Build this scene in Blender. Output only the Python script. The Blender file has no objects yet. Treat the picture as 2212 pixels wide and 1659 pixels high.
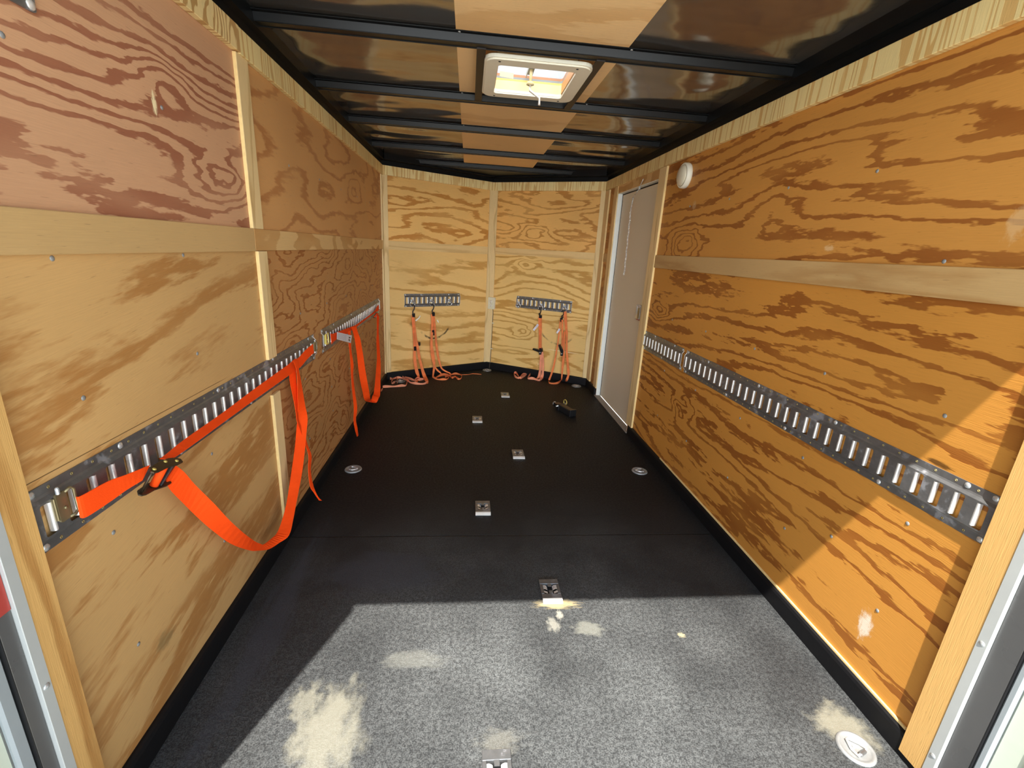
import bpy, math, random
from mathutils import Matrix, Vector
random.seed(7)
S = bpy.context.scene
COL = S.collection

# ------------------------------------------------------------------ camera, sky, sun, exposure
W, YC, YA = 1.9525, 3.6941, 4.2606            # inner width, start of the V nose, nose apex
H, ZC, ZCT = 1.868, 1.95, 0.0717              # top of the wood, ceiling, top of the rubber base
def make_camera():
    f, cy, cp, cr = 978.354, math.radians(6.1315), math.radians(-16.4259), math.radians(3.2839)
    fw = Vector((math.sin(cy)*math.cos(cp), math.cos(cy)*math.cos(cp), math.sin(cp)))
    rt = fw.cross(Vector((0, 0, 1))).normalized(); up = rt.cross(fw)
    r2 = rt*math.cos(cr)+up*math.sin(cr); u2 = -rt*math.sin(cr)+up*math.cos(cr)
    M = Matrix((r2, u2, -fw)).transposed().to_4x4(); M.translation = (0.7516, -0.5345, 1.2449)
    c = bpy.data.cameras.new('camera'); o = bpy.data.objects.new('camera', c); COL.objects.link(o)
    o.matrix_world = M; c.sensor_width = 36; c.lens = f/2212*36; c.clip_start = .02; c.clip_end = 300
    S.camera = o
make_camera()
SUN_DIR = Vector((.4, 1, -2.045)).normalized()   # direction the sunlight travels
def make_light():
    w = bpy.data.worlds.new('sky'); S.world = w; w.use_nodes = True
    nt = w.node_tree; bg = nt.nodes['Background']
    # hazy midday sky: blue overhead, bright white haze low over the horizon
    tc = nt.nodes.new('ShaderNodeTexCoord'); sp = nt.nodes.new('ShaderNodeSeparateXYZ'); nt.links.new(tc.outputs['Generated'], sp.inputs[0])
    def mth(op, a, b=0.0):
        n = nt.nodes.new('ShaderNodeMath'); n.operation = op
        for i, v in enumerate((a, b)):
            if isinstance(v, float): n.inputs[i].default_value = v
            else: nt.links.new(v, n.inputs[i])
        return n.outputs[0]
    e = mth('EXPONENT', mth('MULTIPLY', mth('ABSOLUTE', sp.outputs[2]), -3.2))
    mx = nt.nodes.new('ShaderNodeMix'); mx.data_type = 'RGBA'; nt.links.new(e, mx.inputs[0])
    mx.inputs[6].default_value = tuple(c*ZEN for c in (.55, .75, 1.0))+(1,); mx.inputs[7].default_value = tuple(c*HOR for c in (.93, .97, 1.0))+(1,)
    nt.links.new(mx.outputs[2], bg.inputs[0])
    # added glow lobe in the sky beyond the open rear, brightening the nose wall
    g = mth('POWER', mth('MAXIMUM', mth('MULTIPLY', sp.outputs[1], -1.0), 0.0), 7.0)
    nt.links.new(mth('ADD', mth('MULTIPLY', g, GLARE), 1.0), bg.inputs[1])
    l = bpy.data.lights.new('sun', 'SUN'); l.energy = SUNE; l.angle = math.radians(.6); l.color = (1, .95, .87)
    o = bpy.data.objects.new('sun', l); COL.objects.link(o)
    o.rotation_euler = SUN_DIR.to_track_quat('-Z', 'Y').to_euler(); o.location = (-3, -6, 10)
ZEN, HOR, GLARE, SUNE = .75, 1.5, 6.8, 10.0
make_light()
S.view_settings.view_transform = 'Standard'; S.view_settings.look = 'None'
S.view_settings.gamma = 1; S.view_settings.use_curve_mapping = False
S.view_settings.exposure = 0.3
S.render.film_transparent = False
S.cycles.max_bounces = 10; S.cycles.diffuse_bounces = 7; S.cycles.glossy_bounces = 4
S.cycles.transmission_bounces = 6; S.cycles.transparent_max_bounces = 8
S.cycles.sample_clamp_indirect = 6
S.cycles.use_denoising = True

# ------------------------------------------------------------------ node helper
class NT:
    def __init__(s, name):
        s.m = bpy.data.materials.new(name); s.m.use_nodes = True
        s.n = s.m.node_tree.nodes; s.l = s.m.node_tree.links
        s.b = s.n['Principled BSDF']
    def _in(s, sock, v):
        if isinstance(v, bpy.types.NodeSocket): s.l.new(v, sock)
        elif isinstance(v, (tuple, list)):
            sock.default_value = (*v, 1) if len(sock.default_value) == 4 and len(v) == 3 else v
        else: sock.default_value = v
    def math(s, op, a, b=None, c=None, clamp=False):
        n = s.n.new('ShaderNodeMath'); n.operation = op; n.use_clamp = clamp
        s._in(n.inputs[0], a)
        if b is not None: s._in(n.inputs[1], b)
        if c is not None: s._in(n.inputs[2], c)
        return n.outputs[0]
    def coord(s, kind='Object'):
        return s.n.new('ShaderNodeTexCoord').outputs[kind]
    def xyz(s, v):
        n = s.n.new('ShaderNodeSeparateXYZ'); s.l.new(v, n.inputs[0]); return n.outputs
    def vec(s, x, y, z=0.0):
        n = s.n.new('ShaderNodeCombineXYZ')
        for i, a in enumerate((x, y, z)): s._in(n.inputs[i], a)
        return n.outputs[0]
    def vmul(s, v, k, add=(0, 0, 0)):
        n = s.n.new('ShaderNodeMapping'); s.l.new(v, n.inputs[0]); n.inputs[3].default_value = k; n.inputs[1].default_value = add
        return n.outputs[0]
    def noise(s, v, scale=1, detail=2, rough=.5, out=0, lac=2.0):
        n = s.n.new('ShaderNodeTexNoise'); s.l.new(v, n.inputs['Vector'])
        n.inputs['Scale'].default_value = scale; n.inputs['Detail'].default_value = detail
        n.inputs['Roughness'].default_value = rough; n.inputs['Lacunarity'].default_value = lac
        return n.outputs[out]
    def vor(s, v, scale):
        n = s.n.new('ShaderNodeTexVoronoi'); s.l.new(v, n.inputs['Vector']); n.inputs['Scale'].default_value = scale
        return n.outputs[0]
    def step(s, x, a, b, lo=0.0, hi=1.0):
        n = s.n.new('ShaderNodeMapRange'); n.interpolation_type = 'SMOOTHSTEP'
        s._in(n.inputs[0], x); s._in(n.inputs[1], a); s._in(n.inputs[2], b)
        n.inputs[3].default_value = lo; n.inputs[4].default_value = hi
        return n.outputs[0]
    def mix(s, f, a, b, mode='MIX'):
        n = s.n.new('ShaderNodeMix'); n.data_type = 'RGBA'; n.blend_type = mode
        s._in(n.inputs[0], f); s._in(n.inputs[6], a); s._in(n.inputs[7], b)
        return n.outputs[2]
    def bump(s, h, strength=.3, dist=.001, normal=None):
        n = s.n.new('ShaderNodeBump'); n.inputs['Strength'].default_value = strength
        n.inputs['Distance'].default_value = dist; s.l.new(h, n.inputs['Height'])
        if normal is not None: s.l.new(normal, n.inputs['Normal'])
        return n.outputs[0]
    def set(s, **k):
        for a, v in k.items():
            s._in(s.b.inputs[{'base': 'Base Color', 'rough': 'Roughness', 'metal': 'Metallic', 'normal': 'Normal',
                'spec': 'Specular IOR Level', 'ior': 'IOR', 'alpha': 'Alpha', 'coat': 'Coat Weight', 'trans': 'Transmission Weight',
                'coatr': 'Coat Roughness'}[a]], v)
        return s
def lin(r, g, b):
    f = lambda c: (c/255/12.92) if c <= 10 else ((c/255+.055)/1.055)**2.4
    return (f(r), f(g), f(b))
def marks(t, col, u, v, ms):
    # stains, torn veneer and scuffs with a shape of their own
    for m in ms:
        if m[0] == 'line':
            _, u0, u1, cv, wd, rgb, amt = m
            k = t.math('MULTIPLY', t.step(t.math('ABSOLUTE', t.math('SUBTRACT', v, cv)), wd, wd*.4), t.math('MULTIPLY', t.step(u, u0, u0+.02), t.step(u, u1, u1-.1)))
            k = t.math('MULTIPLY', k, amt)
        elif m[0] == 'blob':
            _, cu, cv, ru, rv, rgb, amt, seed = m
            du = t.math('DIVIDE', t.math('SUBTRACT', u, cu), ru); dv = t.math('DIVIDE', t.math('SUBTRACT', v, cv), rv)
            d = t.math('SQRT', t.math('ADD', t.math('MULTIPLY', du, du), t.math('MULTIPLY', dv, dv)))
            nz = t.noise(t.vec(t.math('MULTIPLY', u, 1/ru), t.math('MULTIPLY', v, 1/rv), float(seed)), 1.6, 4, .6)
            d = t.math('ADD', d, t.math('MULTIPLY', t.math('SUBTRACT', nz, .5), 2.2))
            k = t.math('MULTIPLY', t.step(d, 1.35, .45), amt)
        else:
            _, cu, cv, r, wd, a0, a1, rgb, amt = m
            du = t.math('SUBTRACT', u, cu); dv = t.math('SUBTRACT', v, cv)
            nz = t.noise(t.vec(u, v, .3), 14, 4, .6)
            d = t.math('SQRT', t.math('ADD', t.math('MULTIPLY', du, du), t.math('MULTIPLY', dv, dv)))
            d = t.math('ABSOLUTE', t.math('SUBTRACT', d, t.math('ADD', r, t.math('MULTIPLY', t.math('SUBTRACT', nz, .5), wd*2))))
            an = t.math('ARCTAN2', dv, du)
            k = t.math('MULTIPLY', t.step(d, wd, wd*.3), t.math('MULTIPLY', t.step(an, a0, a0+.3), t.step(an, a1, a1-.25)))
            k = t.math('MULTIPLY', k, t.math('MULTIPLY', t.step(nz, .35, .6), amt))
        col = t.mix(k, col, rgb)
    return col
def ply(name, seed, light, dark, su=.55, sv=3.2, N=9, thr=.5, slope=0.0, knots=(), ms=(), tilt=0.0, wig=.10, rough=.5, spec=.3, fib=.12, vert=False, soft=.10):
    """rotary cut plywood: contour bands of a smooth height field stretched along the grain"""
    t = NT(name); o = t.xyz(t.coord()); u, v = (o[1], o[0]) if vert else (o[0], o[1])
    u0, v0 = u, v
    if tilt: v = t.math('ADD', v, t.math('MULTIPLY', u, tilt))
    w1 = t.noise(t.vec(t.math('MULTIPLY', u, 1.3), t.math('MULTIPLY', v, 4.), seed+.7), 1, 2)
    vv = t.math('ADD', v, t.math('MULTIPLY', w1, .05))
    h = t.noise(t.vec(t.math('MULTIPLY', u, su), t.math('MULTIPLY', vv, sv), float(seed)), 1, 2, .45)
    j = t.noise(t.vec(t.math('MULTIPLY', u, 9.), t.math('MULTIPLY', v, 42.), seed+3.1), 1, 3, .6)
    h = t.math('ADD', h, t.math('MULTIPLY', t.math('SUBTRACT', j, .5), wig))
    if slope: h = t.math('ADD', h, t.math('MULTIPLY', v, slope))
    if knots:
        kw = t.noise(t.vec(t.math('MULTIPLY', u, 5.), t.math('MULTIPLY', v, 9.), seed+4.), 1, 2); kw = t.math('SUBTRACT', kw, .5)
        kx = t.math('ADD', u, t.math('MULTIPLY', kw, .22)); ky = t.math('ADD', v, t.math('MULTIPLY', kw, .10))
    for (ku, kv, ks, ka) in knots:
        du = t.math('MULTIPLY', t.math('SUBTRACT', kx, ku), .45/ks); dv = t.math('DIVIDE', t.math('SUBTRACT', ky, kv), ks)
        q = t.math('ADD', t.math('MULTIPLY', du, du), t.math('MULTIPLY', dv, dv))
        h = t.math('ADD', h, t.math('MULTIPLY', t.math('EXPONENT', t.math('MULTIPLY', q, -1.0)), ka))
    f = t.math('FRACT', t.math('MULTIPLY', h, float(N)))
    band = t.math('MULTIPLY', t.step(f, thr, thr+soft), t.step(f, .995, .995-soft*.65))
    soft = t.noise(t.vec(t.math('MULTIPLY', u, 2.), t.math('MULTIPLY', v, 7.), seed+9.), 1, 2)
    band = t.math('MULTIPLY', band, t.step(soft, .2, .6, .55, 1.0))
    fine = t.noise(t.vec(t.math('MULTIPLY', u, 14.), t.math('MULTIPLY', v, 420.), seed+5.), 1, 2, .6)
    pores = t.noise(t.vec(t.math('MULTIPLY', u, 26.), t.math('MULTIPLY', v, 260.), seed+6.), 1, 1)
    col = t.mix(band, light, dark)
    big = t.noise(t.vec(u, t.math('MULTIPLY', v, 1.5), seed+2.), 1.6, 2)
    lum = t.math('ADD', t.math('MULTIPLY', t.math('SUBTRACT', fine, .5), fib*2), t.math('MULTIPLY', t.math('SUBTRACT', big, .5), .35))
    lum = t.math('ADD', lum, 1.0)
    lum = t.math('MULTIPLY', lum, t.step(pores, .70, .78, 1.0, .78))
    col = t.mix(1.0, col, t.vec(lum, lum, lum), 'MULTIPLY')
    col = marks(t, col, u0, v0, ms)
    bp = t.bump(t.math('ADD', t.math('MULTIPLY', fine, .6), t.math('MULTIPLY', band, -.3)), .55, .0014)
    t.set(base=col, rough=t.step(fine, .2, .8, rough-.08, rough+.1), spec=spec, normal=bp)
    return t.m
def edge_ply(name, base, seed=0.0):
    t = NT(name); o = t.xyz(t.coord()); w = t.noise(t.coord(), 60, 3)
    t.set(base=t.mix(w, base, tuple(c*.75 for c in base)), rough=.6); return t.m
def metal(name, col, rough=.35, bumps=.1, var=.25, white=0.0, scale=60, met=.6):
    t = NT(name); c = t.coord(); n = t.noise(c, scale, 4, .6); big = t.noise(c, 9, 3, .6)
    k = t.math('ADD', 1-var/2, t.math('MULTIPLY', n, var))
    base = t.mix(1.0, col, t.vec(k, k, k), 'MULTIPLY')
    m = met
    if white:
        wmask = t.math('MULTIPLY', t.step(t.noise(c, 13, 5, .7), .54, .66), white)
        base = t.mix(wmask, base, (.42, .43, .47)); m = t.math('SUBTRACT', met, t.math('MULTIPLY', wmask, met*.8))
    t.set(base=base, metal=m, rough=t.step(big, .3, .7, rough-.07, rough+.12), normal=t.bump(n, bumps, .0006))
    return t.m
def plain(name, col, rough=.5, var=.1, spec=.5, scale=30, bumps=.0, met=0.0):
    t = NT(name); c = t.coord(); n = t.noise(c, scale, 3, .6); k = t.math('ADD', 1-var/2, t.math('MULTIPLY', n, var))
    t.set(base=t.mix(1.0, col, t.vec(k, k, k), 'MULTIPLY'), rough=rough, spec=spec, metal=met)
    if bumps: t.set(normal=t.bump(n, bumps, .0008))
    return t.m
def webbing(name, col, dirt=.0):
    t = NT(name); c = t.coord(); w = t.noise(c, 700, 1); big = t.noise(c, 11, 3)
    x = t.mix(t.math('MULTIPLY', t.step(big, .45, .7), dirt), col, tuple(q*.55 for q in col))
    k = t.math('ADD', .88, t.math('MULTIPLY', w, .24))
    t.set(base=t.mix(1.0, x, t.vec(k, k, k), 'MULTIPLY'), rough=.75, spec=.25, normal=t.bump(w, .5, .0006)); return t.m

# ------------------------------------------------------------------ mesh builder
def frame(o, U, V):
    U = Vector(U).normalized(); V = Vector(V).normalized(); N = U.cross(V)
    M = Matrix((U, V, N)).transposed().to_4x4(); M.translation = o; return M
LF = math.hypot(W/2, YA-YC)
ML = frame((0, 0, 0), (0, 1, 0), (0, 0, 1))                    # left wall: u = y, v = z, n = +x
MR = frame((W, 0, 0), (0, -1, 0), (0, 0, 1))                   # right wall: u = -y
MFL = frame((0, YC, 0), (W/2, YA-YC, 0), (0, 0, 1))            # nose, left half
MFR = frame((W/2, YA, 0), (W/2, YC-YA, 0), (0, 0, 1))          # nose, right half
MC = frame((0, 0, ZC), (1, 0, 0), (0, -1, 0))                  # ceiling: v = -y, n = down
I4 = Matrix.Identity(4)
class MB:
    def __init__(s, T=I4): s.v = []; s.f = []; s.m = []; s.T = T; s.sm = []
    def add(s, vs, fs, mi=0, smooth=False):
        b = len(s.v); s.v += [s.T @ Vector(p) for p in vs]
        for f in fs: s.f.append([b+i for i in f]); s.m.append(mi); s.sm.append(smooth)
        return s
    def box(s, a, b, mi=0, bev=0.0):
        x0, y0, z0 = [min(p, q) for p, q in zip(a, b)]; x1, y1, z1 = [max(p, q) for p, q in zip(a, b)]
        if bev <= 0:
            return s.add([(x0,y0,z0),(x1,y0,z0),(x1,y1,z0),(x0,y1,z0),(x0,y0,z1),(x1,y0,z1),(x1,y1,z1),(x0,y1,z1)],
                [(0,3,2,1),(4,5,6,7),(0,1,5,4),(1,2,6,5),(2,3,7,6),(3,0,4,7)], mi)
        e = min(bev, (x1-x0)/2.01, (y1-y0)/2.01, (z1-z0)/2.01)
        vs = []; 
        for (X, sx) in ((x0, 1), (x1, -1)):
            for (Y, sy) in ((y0, 1), (y1, -1)):
                for (Z, sz) in ((z0, 1), (z1, -1)):
                    vs += [(X, Y+sy*e, Z+sz*e), (X+sx*e, Y, Z+sz*e), (X+sx*e, Y+sy*e, Z)]
        ix = lambda i, j, k, a: (i*4+j*2+k)*3+a
        fs = []
        fs += [(ix(0,0,0,0),ix(0,0,1,0),ix(0,1,1,0),ix(0,1,0,0)), (ix(1,0,0,0),ix(1,1,0,0),ix(1,1,1,0),ix(1,0,1,0))]
        fs += [(ix(0,0,0,1),ix(1,0,0,1),ix(1,0,1,1),ix(0,0,1,1)), (ix(0,1,0,1),ix(0,1,1,1),ix(1,1,1,1),ix(1,1,0,1))]
        fs += [(ix(0,0,0,2),ix(0,1,0,2),ix(1,1,0,2),ix(1,0,0,2)), (ix(0,0,1,2),ix(1,0,1,2),ix(1,1,1,2),ix(0,1,1,2))]
        for i in (0, 1):
            for j in (0, 1): fs.append((ix(i,j,0,0),ix(i,j,0,1),ix(i,j,1,1),ix(i,j,1,0)))
            for k in (0, 1): fs.append((ix(i,0,k,0),ix(i,0,k,2),ix(i,1,k,2),ix(i,1,k,0)))
        for j in (0, 1):
            for k in (0, 1): fs.append((ix(0,j,k,1),ix(0,j,k,2),ix(1,j,k,2),ix(1,j,k,1)))
        for i in (0, 1):
            for j in (0, 1):
                for k in (0, 1): fs.append((ix(i,j,k,0),ix(i,j,k,1),ix(i,j,k,2)))
        return s.add(vs, fs, mi)
    def prism(s, poly, h0, h1, mi=0):      # polygon in (u, v), extruded along n
        n = len(poly); vs = [(x, y, h0) for x, y in poly]+[(x, y, h1) for x, y in poly]
        return s.add(vs, [tuple(range(n-1, -1, -1)), tuple(range(n, 2*n))]+[(i, (i+1) % n, n+(i+1) % n, n+i) for i in range(n)], mi)
    def sweep(s, prof, pts, mi=0, smooth=False, cap=True):   # prof: (a, b) ; pts: list of (origin, A, B)
        n = len(prof); vs = []
        for o, A, B in pts:
            o, A, B = Vector(o), Vector(A), Vector(B)
            vs += [o+A*a+B*b for a, b in prof]
        fs = [(k*n+i, k*n+(i+1) % n, (k+1)*n+(i+1) % n, (k+1)*n+i) for k in range(len(pts)-1) for i in range(n)]
        if cap: fs += [tuple(range(n-1, -1, -1)), tuple(range((len(pts)-1)*n, len(pts)*n))]
        return s.add(vs, fs, mi, smooth)
    def tube(s, pts, r, seg=8, mi=0, closed=False):
        P = [Vector(p) for p in pts]; n = len(P); rr = r if isinstance(r, (list, tuple)) else [r]*n
        vs = []; up = None
        for i in range(n):
            if closed: d = P[(i+1) % n]-P[i-1]
            else: d = P[min(i+1, n-1)]-P[max(i-1, 0)]
            d.normalize()
            if up is None: up = d.orthogonal().normalized()
            up = (up-d*up.dot(d)); up = up.normalized() if up.length > 1e-6 else d.orthogonal().normalized()
            sd = d.cross(up)
            vs += [P[i]+(up*math.cos(a)+sd*math.sin(a))*rr[i] for a in [2*math.pi*k/seg for k in range(seg)]]
        m = n if closed else n-1
        fs = []
        for k in range(m):
            for i in range(seg):
                fs.append((k*seg+i, ((k+1) % n)*seg+i, ((k+1) % n)*seg+(i+1) % seg, k*seg+(i+1) % seg))
        if not closed: fs += [tuple(range(seg)), tuple(range(n*seg-1, (n-1)*seg-1, -1))]
        return s.add(vs, fs, mi, True)
    def lathe(s, prof, c=(0, 0, 0), seg=24, mi=0, sx=1.0, sy=1.0, smooth=True):  # prof (r, n) around n axis
        vs = []; c = Vector(c)
        for r, z in prof: vs += [c+Vector((r*sx*math.cos(2*math.pi*k/seg), r*sy*math.sin(2*math.pi*k/seg), z)) for k in range(seg)]
        fs = [(k*seg+i, k*seg+(i+1) % seg, (k+1)*seg+(i+1) % seg, (k+1)*seg+i) for k in range(len(prof)-1) for i in range(seg)]
        if prof[0][0] > 1e-5: fs.append(tuple(range(seg-1, -1, -1)))
        if prof[-1][0] > 1e-5: fs.append(tuple(range((len(prof)-1)*seg, len(prof)*seg)))
        return s.add(vs, fs, mi, smooth)
    def build(s, name, mats, parent=None, M=I4):
        inv = M.inverted(); me = bpy.data.meshes.new(name)
        me.from_pydata([inv @ p for p in s.v], [], s.f)
        for m in (mats if isinstance(mats, (list, tuple)) else [mats]): me.materials.append(m)
        me.polygons.foreach_set('material_index', s.m); me.polygons.foreach_set('use_smooth', s.sm)
        me.validate(); me.update()
        o = bpy.data.objects.new(name, me); COL.objects.link(o)
        if parent is not None: o.parent = parent; o.matrix_basis = MW[parent.name].inverted() @ M
        else: o.matrix_basis = M
        MW[o.name] = M.copy(); return o
MW = {}
def shifted(M, u, v, n=0): return M @ Matrix.Translation((u, v, n))
def tag(o, label, cat, group=None):
    o['label'] = label; o['category'] = cat
    if group: o['group'] = group
    return o
def thing(name, label, cat, M, group=None):
    o = bpy.data.objects.new(name, None); COL.objects.link(o); o.matrix_basis = M; o.empty_display_size = .05
    MW[o.name] = M.copy(); return tag(o, label, cat, group)
def struct(o): o['kind'] = 'structure'; return o
def copy_tree(o, M):
    r = o.copy(); COL.objects.link(r); r.matrix_basis = M; MW[r.name] = M.copy()
    for ch in o.children:
        c = ch.copy(); COL.objects.link(c); c.parent = r; MW[c.name] = M @ c.matrix_basis
        for g in ch.children:
            d = g.copy(); COL.objects.link(d); d.parent = c
    return r
def crom(pts, k=4):          # Catmull-Rom through lists of floats
    out = []; n = len(pts)
    for i in range(n-1):
        p = [pts[max(i-1, 0)], pts[i], pts[i+1], pts[min(i+2, n-1)]]
        for j in range(k):
            t = j/k
            out.append([.5*((2*b)+(-a+c)*t+(2*a-5*b+4*c-d)*t*t+(-a+3*b-3*c+d)*t**3) for a, b, c, d in zip(*p)])
    out.append(list(pts[-1])); return out
def ribbon(mb, pairs, th=.0018, k=4, mi=0):
    """webbing through pairs of edge points: ax ay az bx by bz"""
    P = crom(pairs, k); pts = []
    A = [Vector(q[:3]) for q in P]; B = [Vector(q[3:]) for q in P]; n = len(P); vs = []; prev = None
    for i in range(n):
        t = ((A[min(i+1, n-1)]+B[min(i+1, n-1)])-(A[max(i-1, 0)]+B[max(i-1, 0)])).normalized()
        w = (B[i]-A[i]); nn = t.cross(w)
        nn = nn.normalized() if nn.length > 1e-7 else (prev or Vector((1, 0, 0)))
        if prev is not None and nn.dot(prev) < 0: nn = -nn if nn.dot(prev) < -.0 and abs(nn.dot(prev)) > .2 else nn
        prev = nn; h = nn*th/2
        vs += [A[i]-h, B[i]-h, B[i]+h, A[i]+h]
    fs = [(k_*4+i, k_*4+(i+1) % 4, (k_+1)*4+(i+1) % 4, (k_+1)*4+i) for k_ in range(n-1) for i in range(4)]
    fs += [(3, 2, 1, 0), tuple(range(4*n-4, 4*n))]
    mb.add(vs, fs, mi); return mb
def standing(mb, path, h=.024, z=.002, th=.0016, lean=0.0, k=4):
    """webbing standing on its edge on the floor"""
    P = crom(path, k)
    ribbon(mb, [[x, y, z, x+lean*math.sin(i*.7), y+lean*math.cos(i*.5), z+h*(.8+.2*math.sin(i*.9))] for i, (x, y) in enumerate(P)], th, 1)
    return mb

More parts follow.
